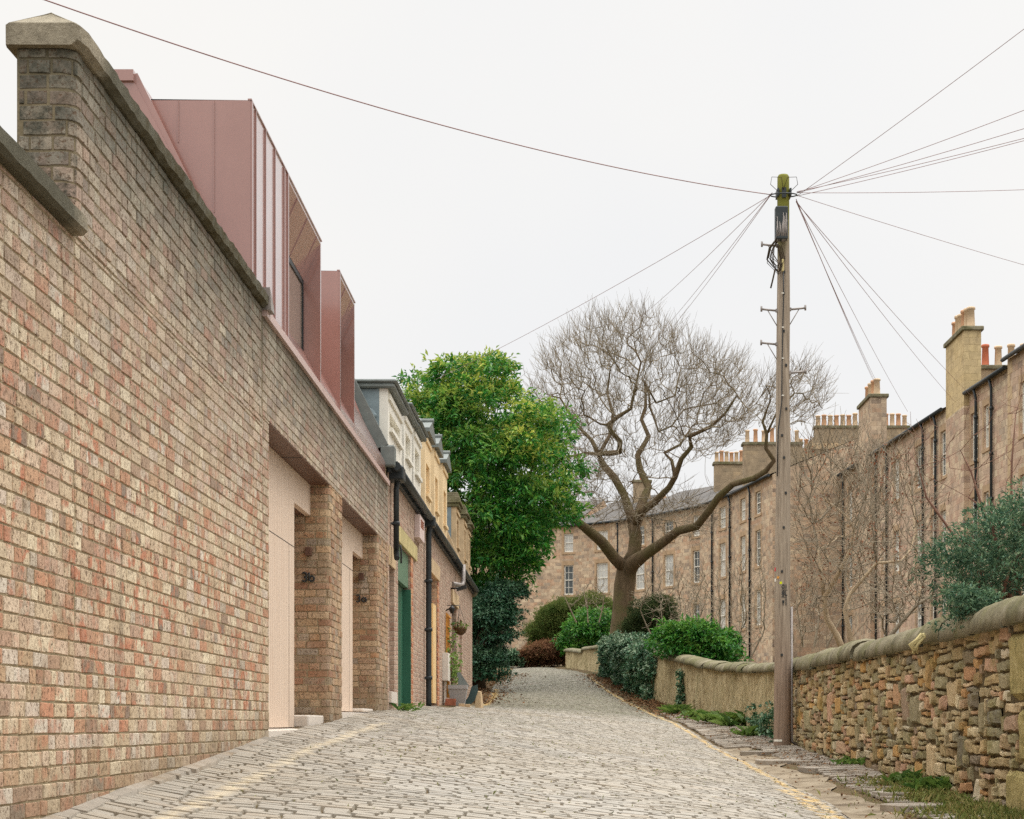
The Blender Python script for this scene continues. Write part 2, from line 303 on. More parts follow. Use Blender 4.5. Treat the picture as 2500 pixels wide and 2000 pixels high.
    M['laurel']=leaf('laurel_leaf',[(0,C(34,96,38)),(.4,C(60,130,50)),(.75,C(92,154,56)),(1,C(134,174,70))],C(204,206,96),.38,.4)
    M['holly']=leaf('dark_leaf',[(0,C(26,62,42)),(.5,C(42,88,58)),(1,C(84,122,92))],C(120,150,110),.4,.4,.2)
    M['ivy']=leaf('ivy_leaf',[(0,C(30,70,44)),(.45,C(54,98,64)),(.8,C(98,136,100)),(1,C(140,166,134))],C(176,190,158),.5,.35,.2)
    M['conifer']=leaf('conifer_leaf',[(0,C(62,86,40)),(.5,C(96,118,56)),(1,C(130,138,78))],C(150,140,84),.7,.15,.3)
    M['yew']=leaf('yew_leaf',[(0,C(46,66,40)),(.5,C(74,92,54)),(1,C(102,112,72))],C(120,118,74),.7,.15,.3)
    M['shrubl']=leaf('green_laurel',[(0,C(30,84,30)),(.5,C(56,124,42)),(1,C(100,158,62))],C(150,180,80),.4,.4)
    M['blue']=leaf('blue_green_leaf',[(0,C(40,74,56)),(.5,C(76,112,84)),(.85,C(112,142,108)),(1,C(152,168,132))],C(150,166,120),.5,.3,.25)
    M['beech']=leaf('beech_leaf',[(0,C(92,62,44)),(.5,C(132,94,68)),(.8,C(150,112,82)),(1,C(92,100,56))],C(160,120,90),.7,.15)
    M['weed']=leaf('weed_leaf',[(0,C(50,86,36)),(.5,C(84,120,52)),(1,C(128,150,80))],C(160,180,90),.5,.3)
    M['grass']=leaf('grass_blade',[(0,C(84,100,48)),(.5,C(122,138,70)),(.8,C(160,158,100)),(1,C(178,156,110))],C(170,160,100),.7,.2)
    M['litter']=leaf('dead_leaf',[(0,C(70,50,36)),(.4,C(104,76,54)),(.75,C(132,100,70)),(1,C(86,64,44))],C(160,120,80),.8,.15,.1)
    M['seed']=leaf('brown_seed',[(0,C(110,70,52)),(1,C(150,102,76))],C(150,100,70),.8,.1,.1)
    M['planter']=simple('grey_plastic',C(158,156,154),.5,.35,0,.06,4,.03)
    M['darkboard']=simple('dark_green_board',C(52,70,68),.6,.3,0,.2,5,.1)
    M['redbrick']=simple('red_brick_block',C(158,100,78),.9,.15,0,.2,14,.3)
    M['trellis']=simple('orange_timber',C(204,146,72),.7,.2,0,.15,6,.1)
    M['meter']=simple('off_white_box',C(216,208,196),.6,.3,0,.05,4,.03)
    M['pinkbox']=simple('pale_pink_metal',C(210,190,184),.6,.3,0,.06,4,.03)
    M['basket']=simple('woven_basket',C(92,72,52),.9,.1,0,.4,40,.5)
    M['hand_red']=simple('red_sticker',C(214,60,76),.6,.3,0,.05,4,0); M['hand_yel']=simple('yellow_tag',C(222,208,90),.6,.3,0,.05,4,0)
    M['lime']=simple('lime_tag',C(206,214,20),.6,.3,0,.02,4,0); M['wire']=simple('cable_sheath',C(150,120,118),.6,.3,0,.1,4,0)
mats()
BCO=.0757
# ================= ground =================
I=np.interp
zlY=[0,8.6,9.9,11.8,14.6,18.6,23.3,25,31,37,42,46,50,56,60,68,74,80,90,120]
zlZ=[-.80,-.44,-.363,-.27,-.118,.03,.17,.2,.31,.41,.47,.55,.72,1.08,1.4,1.9,2.25,2.55,2.95,3.2]
zrY=[0,8,14,20,30,35,40,47,52,60,65,72,80,90,120]
zrZ=[-1.05,-.88,-.73,-.58,-.34,-.12,.12,.36,.72,1.4,1.8,2.2,2.6,2.95,3.2]
def ZL(y): return I(y,zlY,zlZ)
def ZR(y): return I(y,zrY,zrZ)
def XW(y): return I(y,[0,13.6,20,30,40,47,52,60,65,72,76,80,84,88],[3.5,3.62,3.70,3.83,3.65,3.2,2.7,2.1,1.71,.83,.29,-.3,-1.8,-4])
def XR(y): return I(y,[0,8,15,20,27,35,48,52,57,68,74,79,83,86],[2.2,2.3,2.4,2.5,2.6,2.6,2.3,1.9,1.5,.9,.3,-.6,-2.2,-3.6])
def XL(y): return I(y,[0,45,52,57,70,80,84,88],[-2.05,-2.05,-2.1,-2.2,-2.0,-2.1,-4.5,-6])
def ground(x,y):
    x=np.asarray(x,float); y=np.asarray(y,float)
    zl,zr=ZL(y),ZR(y); xr=XR(y); xl=-2.05
    t=np.clip((x-xl)/np.maximum(xr-xl,.1),0,1)
    road=(zl-.05)*(1-t)+(zr-.07)*t+.09*4*t*(1-t)*(.4)
    z=np.where(x<xl, zl-.05*np.clip((x+2.4)/.35,0,1), road)
    tr=np.clip((x-xr)/np.maximum(XW(y)-xr,.2),0,1)
    z=np.where(x>xr, (zr-.07)*(1-tr)+zr*tr, z)
    return z
def G(x,y): return float(ground(x,y))
ys=np.concatenate([np.arange(-12,92,.5),[95,100,110,125,160,250,600]])
rows=[]
for y in ys:
    xr=float(XR(y)); xw=max(float(XW(y)),xr+.3)
    xs=[-400,-60,-20,-8,-4,-2.4,-2.05]+[-2.05+(xr+2.05)*k/8 for k in range(1,8)]+[xr,(xr+xw)/2,xw]
    last=xw
    xs+=[last+.3,last+2,last+8,last+30,last+120,last+500]
    rows.append([(x,y,G(x,y)-.021) for x in xs])
nx=len(rows[0]); V=np.array(rows).reshape(-1,3)
Fc=[(r*nx+c,r*nx+c+1,(r+1)*nx+c+1,(r+1)*nx+c) for r in range(len(ys)-1) for c in range(nx-1)]
kind(np_mesh('ground',V,Fc,M['earth'],smooth=True),'structure')
# ---- setts  -------------------------------------------------
def setts(name,mat,y0,y1,pitch,wlo,whi,xlo,xhi,shear=0,jit=.004,gap=.0068,attrs=True,skip=0,lift=0,ripple=.006):
    Vs=[];As=[];Bs=[]; y=y0
    while y<y1:
        ph=pitch*U(.9,1.12); a,b=float(xlo(y)),float(xhi(y)); x=a+U(-.05,.0); off=U(-.01,.01)
        while x<b:
            w=U(wlo,whi); x1=min(x+w,b+.03)
            if x1-x<.05: break
            if random.random()>=skip:
                g=gap*U(.75,1.25); gx=g*.75; us=[x+gx,x+gx+.009,(x+x1)/2,x1-gx-.009,x1-gx]; 
                vs=[y+g,y+g+.008,y+ph/2,y+ph-g-.008,y+ph-g]
                tz=U(-jit,jit)*.7; tx=U(-.025,.025); ty=U(-.03,.03); sk=U(-.006,.006)
                cx,cy=(x+x1)/2,y+ph/2
                for j,vv in enumerate(vs):
                    for i,uu in enumerate(us):
                        edge=(i in(0,4))or(j in(0,4)); corner=(i in(0,4))and(j in(0,4))
                        X=uu+U(-.003,.003); Y=vv+off+sk*(i-2)+U(-.003,.003)
                        if corner: X+=(cx-uu)*.08; Y+=(cy-vv)*.12
                        h=(-.026 if edge else tz+(X-cx)*tx+(vv-cy)*ty+(.002 if i==2 and j==2 else 0)+U(-.001,.001))
                        Vs.append((X,Y+shear*(X-a),h))
            x=x1
        y+=ph
    V=np.array(Vs)
    rip=ripple*(np.sin(V[:,0]*2.1+V[:,1]*.9)+np.sin(V[:,0]*-1.3+V[:,1]*1.7+1.0)+.7*np.sin(V[:,1]*3.1+V[:,0]*.6))
    V[:,2]+=ground(V[:,0],V[:,1])+rip+lift
    n=len(V)//25; q=np.array([(j*5+i,j*5+i+1,j*5+i+6,j*5+i+5) for j in range(4) for i in range(4)])
    Fc=(np.arange(n)[:,None,None]*25+q[None]).reshape(-1,4)
    at={'edge':np.tile((lambda e:e.ravel())(np.array([[1. if (i in(0,4) or j in(0,4)) else 0. for i in range(5)] for j in range(5)])),n)}
    if attrs:
        dr=V[:,0]-(XR(V[:,1])-.10); at['paint_r']=((np.abs(dr)<.042)|((np.abs(dr+.15)<.03)&(V[:,1]<18)))*((V[:,1]<66)).astype(float)
        dl=V[:,0]-(XL(V[:,1])+.08); yl=V[:,1]
        at['paint_l']=(np.abs(dl)<.038)*((yl<20)|((yl>36)&(yl<42))).astype(float)
        at['paint_r']=np.maximum(at['paint_r'],(np.abs(dl-.05)<.06)*((yl>43)&(yl<57)).astype(float))
    return np_mesh(name,V,Fc,mat,None,at,smooth=False)
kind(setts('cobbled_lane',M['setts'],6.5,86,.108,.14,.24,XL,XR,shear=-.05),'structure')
kind(setts('verge_setts',M['setts'],6.5,33,.11,.19,.37,lambda y:-2.41,lambda y:XL(y)-.01,shear=-.30,jit=.004,attrs=False,ripple=.006,gap=.005),'structure')
kind(setts('footpath',M['path'],8,46,.115,.22,.42,lambda y:float(XR(y))+(.55 if y<30 else .12),lambda y:float(XW(y))-.1,shear=-.42,jit=.012,attrs=False,skip=.12,lift=.012,ripple=.012),'structure')
# concrete channel beside the footpath
V=[];Fc=[]; yy=np.arange(8,31,.25)
for k,y in enumerate(yy):
    x0=float(XR(y))-.01; wv=.42+.10*math.sin(y*1.3)+.05*math.sin(y*3.7)
    for i,t in enumerate((0,.25,.5,.75,1)):
        x=x0+wv*t; V.append((x,y,G(x,y)-.004-.012*4*t*(1-t)+.004*math.sin(y*5+i)))
    if k:
        for i in range(4): a=(k-1)*5+i; Fc.append((a,a+1,a+6,a+5))
kind(np_mesh('gutter_channel',V,Fc,M['channel'],smooth=True),'structure')
# broken concrete apron and kerb stones near the pole and on the left
def slab(mb,x,y,lx,ly,h=.03,ang=0,tilt=0):
    z=G(x,y); c,s=math.cos(ang),math.sin(ang); n=9; pts=[]
    for k in range(n):
        q=2*math.pi*k/n; r=U(.85,1.1); e=lambda v:math.copysign(abs(v)**.6,v)
        a=lx/2*e(math.cos(q))*r; b=ly/2*e(math.sin(q))*r; pts.append((x+a*c-b*s,y+a*s+b*c))
    mb.prism(pts,z-.05,z+h,.008)
mb=MB()
for (x,y,lx,ly) in ((3.05,27.6,.55,.9),(2.95,24.6,.6,.7),(3.2,22.2,.5,.9),(3.1,15.6,.7,.5),(3.25,17.2,.5,.6)): slab(mb,x,y,lx,ly,.03,U(-.3,.3))
kind(mb.build('paving_slabs',M['path']),'structure')
mb=MB(); y=6
while y<14.6:
    L=U(.12,.45); z=G(-2.37,y+L/2); mb.hexa([(-2.44,y,G(-2.37,y)-.1),(-2.30,y,G(-2.37,y)-.1),(-2.31,y+L-.02,G(-2.37,y+L)-.1),(-2.44,y+L-.02,G(-2.37,y+L)-.1),
       (-2.44,y,G(-2.37,y)+.03),(-2.34+U(-.02,.03),y,G(-2.37,y)+.008),(-2.34+U(-.02,.03),y+L-.004,G(-2.37,y+L)+.008),(-2.44,y+L-.004,G(-2.37,y+L)+.03)]); y+=L
kind(mb.build('kerb_fillet',M['path']),'structure')
# ================= bricks =================
def bricks(name, mat, parent, pmap, u0, u1, z0, z1, course=BCO, phase=0., nseg=None, zcut=None, seed=1, relief=.0022):
    """every brick its own block on a face; pmap(u)->(x,y,nx,ny)"""
    R=random.Random(seed); Vs=[]; Fs=[]; k=0
    i0=int(math.floor((z0+3)/course)); z=i0*course-3
    while z<z1:
        za,zb=max(z,z0),min(z+course,z1)
        if zb-za>.02:
            header=(i0%5==2) or R.random()<.08
            u=math.floor(u0/.228)*.228-(.114 if i0%2 else 0)+phase+R.uniform(-.02,.02)
            while u<u1:
                L=(.114 if header or R.random()<.14 else .226)*R.uniform(.97,1.04); a,b=max(u,u0),min(u+L,u1); u+=L
                if b-a<.025: continue
                g=.0042*R.uniform(.6,1.6); gz=.0028*R.uniform(.7,1.5); d=R.uniform(-relief,relief); rot=R.uniform(-.0025,.0025)
                n=2
                if nseg: 
                    if any(p>a-.02 and p<b+.02 for p in nseg): n=7
                ul=np.linspace(a+g,b-g,n); base=len(Vs); bev=.0045
                for zz,dd in ((za+gz,-.007),(za+gz+bev,d),(zb-gz-bev,d),(zb-gz,-.007)):
                    row=[a+g]+[a+g+bev]+list(ul[1:-1])+[b-g-bev]+[b-g]
                    for c,uu in enumerate(row):
                        de=dd if 0<c<len(row)-1 else -.007
                        x,y,nx_,ny_=pmap(uu); Vs.append((x+nx_*de,y+ny_*de,zz+rot*(1 if c<len(row)/2 else -1)+R.uniform(-.0008,.0008)))
                m=n+2
                for j in range(3):
                    for c in range(m-1): Fs.append((base+j*m+c,base+j*m+c+1,base+(j+1)*m+c+1,base+(j+1)*m+c))
        z+=course; i0+=1
    return np_mesh(name,Vs,Fs,mat,parent)
W=-2.4
def straight(x,y0): # face looking +X, u runs +Y
    return lambda u:(x,y0+u,1,0)
def corner(xback,yc,r=.07): # face looking -Y from xback to the corner, bullnose, then face +X going +Y. u=0 at the corner
    arc=r*math.pi/2
    def f(u):
        if u<-arc/2: return (W-r+(u+arc/2),yc,0,-1)
        if u>arc/2: return (W,yc+r+(u-arc/2),1,0)
        q=(u/arc+.5)*math.pi/2; return (W-r+r*math.sin(q),yc+r-r*math.cos(q),math.sin(q),-math.cos(q))
    return f
ARC=[-.05,-.03,0,.03,.05]
# near low wall
T=thing('garden_wall','low near brick wall with dark sloping coping at the left edge of the photo','wall',(-2.55,7,-.5))
mb=MB(); mb.box(-2.66,W-.0045,4,8.88,-.9,2.41); mb.build('wall_core',M['mortar'],T)
bricks('brickwork',M['brick'],T,straight(W,0),4,8.874,-.75,2.40,seed=3)
mb=MB()
pr=[(-2.74,2.40),(-2.36,2.40),(-2.335,2.42),(-2.335,2.49),(-2.53,2.56),(-2.74,2.49)]
def extrude_y(mb,pr,y0,y1,seg=1,wob=0):
    n=len(pr); R=[]
    for k in range(seg+1):
        y=y0+(y1-y0)*k/seg; i=len(mb.v); R.append(i)
        for (x,z) in pr: mb.v.append((x+U(-wob,wob),y,z+U(-wob,wob)))
    for a,b in zip(R,R[1:]):
        for k in range(n): mb.face((a+k,b+k,b+(k+1)%n,a+(k+1)%n))
    mb.face([R[0]+k for k in range(n)]); mb.face([R[-1]+k for k in reversed(range(n))])
extrude_y(mb,pr,4,8.87,40,.003); mb.build('coping',M['cap'],T)
# high old wall
T=thing('boundary_wall','tall weathered brick wall with mossy saddleback coping, ending in a rounded pier','wall',(-2.55,11,-.4))
mb=MB(); mb.prism([(-2.69,8.8955)]+[(W-.07+.0645*math.sin(q),8.96-.0645*math.cos(q)) for q in np.linspace(0,math.pi/2,5)]+[(W-.0055,14.44),(-2.69,14.44)],2.405,3.33); mb.box(-2.69,W-.0045,8.881,14.44,-.8,2.404); mb.build('wall_core',M['mortar'],T)
cm=corner(-2.69,8.89)
bricks('brickwork',M['brick'],T,cm,-.29+.02,5.50,2.405,3.335,nseg=ARC,seed=5,relief=.004); bricks('brickwork',M['brick'],T,straight(W,0),8.874,14.45,-.75,2.405,seed=6)
mb=MB()
pr=[(-2.735,3.335),(-2.385,3.335),(-2.352,3.36),(-2.352,3.435),(-2.37,3.447),(-2.545,3.545),(-2.72,3.447),(-2.735,3.435)]
i=len(mb.v)
n=len(pr); rings=[]
for y,sc in [(8.845,.97),(8.862,.995)]+[(8.88+(14.47-8.88)*k/70,1) for k in range(71)]:
    rings.append(len(mb.v))
    for (x,z) in pr:
        w=.006 if y>9.2 else .0015
        X=-2.545+(x+2.545)*sc; Z=3.335+(z-3.335)*(sc if y<8.87 else 1)
        if z>3.49: Y2=max(y,8.98)
        else: Y2=y
        if x>-2.4 and y<8.95: X-= .02*(8.95-y)/.1
        mb.v.append((X+U(-w,w),Y2,Z+U(-w,w)))
for a,b in zip(rings,rings[1:]):
    for k in range(n): mb.face((a+k,b+k,b+(k+1)%n,a+(k+1)%n))
mb.face([rings[0]+k for k in range(n)]); mb.face([rings[-1]+k for k in reversed(range(n))])
mb.build('coping',M['cap'],T)
mb=MB(); mb.hexa([(-2.40,14.44,3.32),(-2.33,14.44,3.32),(-2.33,14.62,3.32),(-2.40,14.62,3.32),(-2.40,14.44,3.50),(-2.34,14.44,3.50),(-2.34,14.62,3.40),(-2.40,14.62,3.40)]); mb.build('end_flashing',M['steel'],T)
# ================= the new brick mews house =================
H=thing('brick_house','reclaimed brick mews house with burgundy metal mansard, two dormers and pale timber garage fronts','house',(-4,19.6,0))
HT=3.285
mb=MB()
mb.box(-2.72,W-.0045,14.45,24.84,2.487,HT-.004)
mb.box(-2.72,W-.0045,14.45,14.765,-.6,2.486)
for a,b in ((18.645,19.675),(23.535,24.84)): mb.prism([(-3.15,a-.0095)]+[(W-.07+.0645*math.sin(q),a+.055-.0645*math.cos(q)) for q in np.linspace(0,math.pi/2,5)]+[(W-.0055,b-.002),(-3.15,b-.002)],-.6,2.484)
mb.build('wall_core',M['mortar'],H)
bricks('brickwork',M['brick'],H,straight(W,0),14.45,24.85,2.478,HT,seed=8)
bricks('brickwork',M['brick'],H,straight(W,0),14.45,14.77,-.5,2.478,seed=9)
# the jamb that faces up the lane is plain brick too
mb=MB(); mb.box(-2.62,-2.412,14.764,14.768,-.5,2.47); mb.build('jamb',M['brick_new_shaded'],H)
for yc,y1,sd in ((18.63,19.68,11),(23.52,24.85,12)):
    bricks('brick_pier',M['brick_new_shaded'],H,corner(-3.1,yc),-.72,y1-yc-.07+.055,-.4 if yc<20 else -.2,2.478,nseg=ARC,seed=sd,relief=.005)
def frontage(y0,y1,yd,zf,zs):
    """timber front set back .2 m, with the entrance recess at its far end"""
    mb=MB(); mb.box(-2.66,-2.60,y0,yd,zf,2.47); mb.box(-2.66,-2.601,yd,y1,2.155,2.47); g=mb.build('garage_door',M['timber'],H)
    mb=MB(); mb.box(-2.603,-2.5985,y0,yd,zf+1.745,zf+1.752); mb.box(-2.603,-2.5985,yd-.34,yd-.334,zf,zf+1.745); mb.build('door_gap',M['black'],g)
    mb=MB(); mb.box(-3.12,-2.404,y0+.002,y1-.002,2.471,2.4785); s=mb.build('soffit',M['soffit'],H)
    mb=MB(); mb.box(-2.64,-2.41,(y0+y1)/2-.01,(y0+y1)/2+.01,2.4685,2.4705); mb.build('joint',M['black'],s)
    mb=MB(); mb.box(-3.1,-3.04,yd,y1,zs+.02,2.15); d=mb.build('entrance_door',M['timber'],H)
    mb=MB(); mb.box(-3.1,-2.661,yd-.03,yd-.002,zf,2.47); mb.build('return_panel',M['timber'],d)
    mb=MB(); mb.box(-3.1,-2.663,yd,y1,2.156,2.18); mb.build('recess_soffit',M['soffit'],H)
    # concrete threshold following the ground
    mb=MB(); zz=lambda y:min(zf-.004,1e9)
    mb.hexa([(-3.1,y0,-.7),(-2.405,y0,-.7),(-2.405,y1,-.7),(-3.1,y1,-.7),(-3.1,y0,zf-.004),(-2.405,y0,zf-.03),(-2.405,y1,zf-.012),(-3.1,y1,zf-.004)])
    mb.build('threshold',M['paleconc'],H)
    mb=MB(); mb.box(-3.1,-2.465,yd+.01,y1-.002 if yd>20 else y1+.12,zf-.003,zs,.012); mb.build('door_step',M['paleconc'],H)
frontage(14.77,18.63,17.5,-.03,.088)
frontage(19.68,23.52,22.38,.155,.195)
def sign(txt,x,z,y,h):
    mb=MB(); r=.0100*h/.088; arc=lambda cx,cz,R,a0,a1,n=14:[(cx+R*math.cos(math.radians(a0+(a1-a0)*k/n)),y,cz+R*math.sin(math.radians(a0+(a1-a0)*k/n))) for k in range(n+1)]
    w=h*.56; q=h*.27
    mb.tube(arc(x+q*.9,z+h-q,q,150,-90)+[(x+q*.7,y,z+h-2*q)],r,8); mb.tube(arc(x+q*.9,z+q*.92,q,90,-150),r,8)
    x2=x+h*.82; R=h*.29
    mb.tube(arc(x2+R,z+R,R,0,360,20),r,8)
    if txt[1]=='b': mb.tube([(x2-.002,y,z),(x2-.002,y,z+h*1.02)],r,8)
    else: mb.tube([(x2+2*R+.002,y,z-.004),(x2+2*R+.002,y,z+2*R+.006)],r,8)
    o=mb.build('house_number',M['black'],H); o['label']='black house number '+txt+' on the brick reveal'
sign('3b',-2.682,1.475,18.606,.088); sign('3a',-2.682,1.595,23.496,.088)
for x0,z0,y in ((-2.645,1.735,18.63),(-2.645,1.88,23.52)):
    mb=MB(); mb.box(x0,x0+.065,y-.10,y-.004,z0,z0+.085,.004); w=mb.build('wall_light',M['soffit'],H)
# capping, mansard
mb=MB()
for a,b in ((14.46,17.9),(17.904,21.4),(21.404,24.76)): mb.hexa([(-2.62,a,HT),(-2.365,a,HT-.012),(-2.365,b,HT-.012),(-2.62,b,HT),(-2.62,a,HT+.075),(-2.365,a,HT+.055),(-2.365,b,HT+.055),(-2.62,b,HT+.075)])
mb.build('capping',M['zinccap'],H)
mb=MB(); y0,y1=13.9,24.76
sl=[(-2.5,3.35),(-2.5,3.42),(-3.31,4.97),(-4.1,5.0),(-4.1,3.0),(-2.55,3.0)]
sf=[(-2.43,3.35),(-2.43,3.60),(-3.14,4.97),(-4.1,5.0),(-4.1,3.0),(-2.55,3.0)]; i0=len(mb.v)
for pr_,yy_ in ((sl,y0),(sf,y1)): mb.v+=[(x,yy_,z) for x,z in pr_]
for k in range(6): mb.face((i0+k,i0+6+k,i0+6+(k+1)%6,i0+(k+1)%6))
mb.face([i0+k for k in range(6)]); mb.face([i0+6+k for k in reversed(range(6))])
nrm=Vector((1.62,0,.81)).normalized()
for y in [y0+.02]: # verge upstand
    mb.hexa([(-2.52,y,3.37),(-2.47,y,3.37),(-2.47,y+.06,3.37),(-2.52,y+.06,3.37),(-3.34,y,5.0),(-3.28,y,5.03),(-3.28,y+.06,5.03),(-3.34,y+.06,5.0)])
mb.hexa([(-2.45,24.68,3.37),(-2.40,24.68,3.37),(-2.40,24.75,3.37),(-2.45,24.75,3.37),(-3.16,24.68,5.0),(-3.08,24.68,5.03),(-3.08,24.75,5.03),(-3.16,24.75,5.0)])
for y in (): mb.hexa([(-2.52,y,3.43),(-2.485,y,3.43),(-2.485,y+.014,3.43),(-2.52,y+.014,3.43),(-3.33,y,4.98),(-3.295,y,4.99),(-3.295,y+.014,4.99),(-3.33,y+.014,4.98)])
mb.box(-4.12,-3.30,y0-.03,y0+.8,4.955,5.04)
mb.build('mansard_roof',M['zinc'],H)
def dormer(y0,y1,ya,zt,zj,ribs):
    """metal box with a deep splayed opening from ya to y1"""
    X,Xw=-2.45,-2.62; e=.05; yb=y1-e; zb=3.355
    mb=MB()
    mb.poly([(X,y0,zb),(X,y0,zt),(-3.28,y0,zt),(-2.51,y0,zb)])                       # near cheek
    mb.poly([(X,y1,zb),(-2.51,y1,zb),(-3.28,y1,zt),(X,y1,zt)])
    mb.quad((X,y0,zt),(X,y1,zt),(-3.28,y1,zt+.01),(-3.28,y0,zt+.01))
    mb.quad((X,y0,zb),(X,ya,zb),(X,ya,zt),(X,y0,zt))
    mb.quad((X,yb,zb),(X,y1,zb),(X,y1,zt),(X,yb,zt))
    mb.quad((X,ya,zt-.035),(X,yb,zt-.035),(X,yb,zt),(X,ya,zt))
    mb.quad((X,ya,zt-.035),(Xw,ya,zj),(Xw,yb,zj),(X,yb,zt-.035))                     # splayed head
    mb.quad((X,yb,zb),(X,yb,zt-.035),(Xw,yb,zj),(Xw,yb,zb)); mb.quad((X,ya,zb),(Xw,ya,zb),(Xw,ya,zj),(X,ya,zt-.035))
    mb.quad((X,ya,zb),(X,yb,zb),(Xw,yb,zb+.02),(Xw,ya,zb+.02))
    o=mb.build('dormer',M['zinc'],H)
    mb=MB()
    for y in ribs: mb.box(X,X+.014,y-.008,y+.008,zb+.01,zt-.01)
    for y in (y0+.004,ya-.03): mb.box(X,X+.016,y,y+.03,zb+.01,zt-.005)
    for x in (-2.734,-3.015): mb.box(x-.003,x+.003,y0-.012,y0,3.47+(-x-2.45)*1.95,zt-.005)
    n=3 if yb-ya>1.8 else 2
    for k in range(1,n+1):
        y=ya+(yb-ya)*k/(n+.35)-.05; mb.hexa([(X+.004,y,zt-.05),(X+.004,y+.014,zt-.05),(X+.004,y+.014,zt-.03),(X+.004,y,zt-.03),(Xw,y,zj-.012),(Xw,y+.014,zj-.012),(Xw,y+.014,zj+.01),(Xw,y,zj+.01)])
    mb.box(X-.02,X+.012,y0-.004,y1+.003,zt,zt+.012)
    mb.build('standing_seam',M['zinc'],o)
    mb=MB(); mb.box(Xw-.02,Xw-.012,ya+.02,yb-.01,zb+.03,zj-.01); g=mb.build('window',M['dglass'],o)
    mb=MB()
    for a,b in ((ya+.01,ya+.06),(yb-.055,yb-.005)): mb.box(Xw-.03,Xw+.0,a,b,zb+.02,zj-.004)
    mb.box(Xw-.03,Xw-.001,ya+.06,yb-.055,zj-.055,zj-.004); mb.box(Xw-.03,Xw-.001,ya+.06,yb-.055,zb+.02,zb+.07); 
    mb.build('window_frame',M['iron'],g)
dormer(14.17,18.33,16.07,4.905,4.50,(14.38,14.85,15.34,15.85))
dormer(19.78,21.3,19.83,4.975,4.56,())
# ================= neighbouring stone mews houses =================
def wallface(mb, P0, d, n, L, z0, z1, holes, rev=.16):
    """vertical face with real recesses. P0 start, d along, n outward; holes (u0,u1,za,zb)"""
    P0=Vector(P0); d=Vector(d).normalized(); n=Vector(n).normalized()
    us=sorted({0.0,L,*[h[k] for h in holes for k in (0,1)]}); zs=sorted({z0,z1,*[h[k] for h in holes for k in (2,3)]})
    pt=lambda u,z,o=0:(P0.x+d.x*u+n.x*o,P0.y+d.y*u+n.y*o,z)
    flip = d.cross(Vector((0,0,1))).dot(n)<0
    def q(a,b,c,e,uv):
        if flip: mb.quad(a,e,c,b,(uv[0],uv[3],uv[2],uv[1]))
        else: mb.quad(a,b,c,e,uv)
    for a,b in zip(us,us[1:]):
        for c,e in zip(zs,zs[1:]):
            if e-c<1e-6 or b-a<1e-6: continue
            m=((a+b)/2,(c+e)/2)
            if any(h[0]<m[0]<h[1] and h[2]<m[1]<h[3] for h in holes): continue
            q(pt(a,c),pt(b,c),pt(b,e),pt(a,e),((a,c),(b,c),(b,e),(a,e)))
    for a,b,c,e in holes:
        q(pt(a,c,-rev),pt(a,c),pt(a,e),pt(a,e,-rev),((a-rev,c),(a,c),(a,e),(a-rev,e)))if flip else q(pt(a,c),pt(a,c,-rev),pt(a,e,-rev),pt(a,e),((a,c),(a-rev,c),(a-rev,e),(a,e)))
        q(pt(b,c,-rev),pt(b,c),pt(b,e),pt(b,e,-rev),((b,c),(b+rev,c),(b+rev,e),(b,e)))
        q(pt(a,e,-rev),pt(b,e,-rev),pt(b,e),pt(a,e),((a,e),(b,e),(b,e+rev),(a,e+rev)))
        q(pt(a,c),pt(b,c),pt(b,c,-rev),pt(a,c,-rev),((a,c),(b,c),(b,c-rev),(a,c-rev)))
X0=-2.42
def mews(name,label,y0,y1,holes,zg,ztop=3.58):
    T=thing(name,label,'house',(-5,(y0+y1)/2,zg))
    mb=MB(); wallface(mb,(X0,y0,0),(0,1,0),(1,0,0),y1-y0,zg-.8,ztop,[(a-y0,b-y0,c,d) for a,b,c,d in holes],.2)
    mb.box(-8.4,-2.75,y0,y1,zg-.8,ztop-.02)
    mb.build('wall',M['mews'],T,uv=True)
    mb=MB(); extrude_y(mb,[(-2.40,3.60),(-2.40,3.64),(-3.2,5.20),(-5.4,5.7),(-8.3,4.6),(-8.3,3.56)],y0+(.12 if y0<26 else 0),y1); mb.build('roof',M['slate'],T)
    mb=MB()
    yy=y0
    mb.tube([(-2.30,y0+.02,3.585),(-2.30,y1-.02,3.60)],.062,8); 
    for k in range(int((y1-y0)/.9)+1): mb.box(-2.40,-2.285,y0+.1+k*.9,y0+.13+k*.9,3.53,3.66)
    mb.box(-2.42,-2.37,y0,y1,3.50,3.60)
    mb.build('gutter',M['iron'],T)
    return T
def box_part(name,mat,par,*a,b=.004):
    mb=MB(); mb.box(*a,b); return mb.build(name,mat,par)
A=mews('stone_mews_house','stone mews house with recessed green garage door and three white dormers',25.0,31.6,[(25.25,26.0,.46,2.23),(26.6,28.72,.2,2.68)],.2)
box_part('side_panel',M['greydoor'],A,-2.58,-2.55,25.26,25.99,.47,2.22)
box_part('side_lintel',M['stone'],A,-2.5,-2.405,25.15,26.1,2.232,2.50); box_part('side_sill',M['paleconc'],A,-2.5,-2.38,25.2,26.05,.30,.458)
d=box_part('garage_door',M['green'],A,-2.60,-2.53,26.62,28.70,.22,2.16)
mb=MB(); mb.box(-2.528,-2.405,28.66,28.718,.21,2.14); mb.build('painted_reveal',M['green'],d)
mb=MB()
for y in (27.1,27.6,28.1): mb.box(-2.531,-2.527,y,y+.012,.25,2.14)
mb.build('plank_groove',M['black'],d)
box_part('transom_panel',M['greygreen'],A,-2.52,-2.45,26.62,28.70,2.16,2.675)
box_part('lintel',M['stoneyellow'],A,-2.6,-2.385,26.4,29.75,2.682,2.92,b=.012)
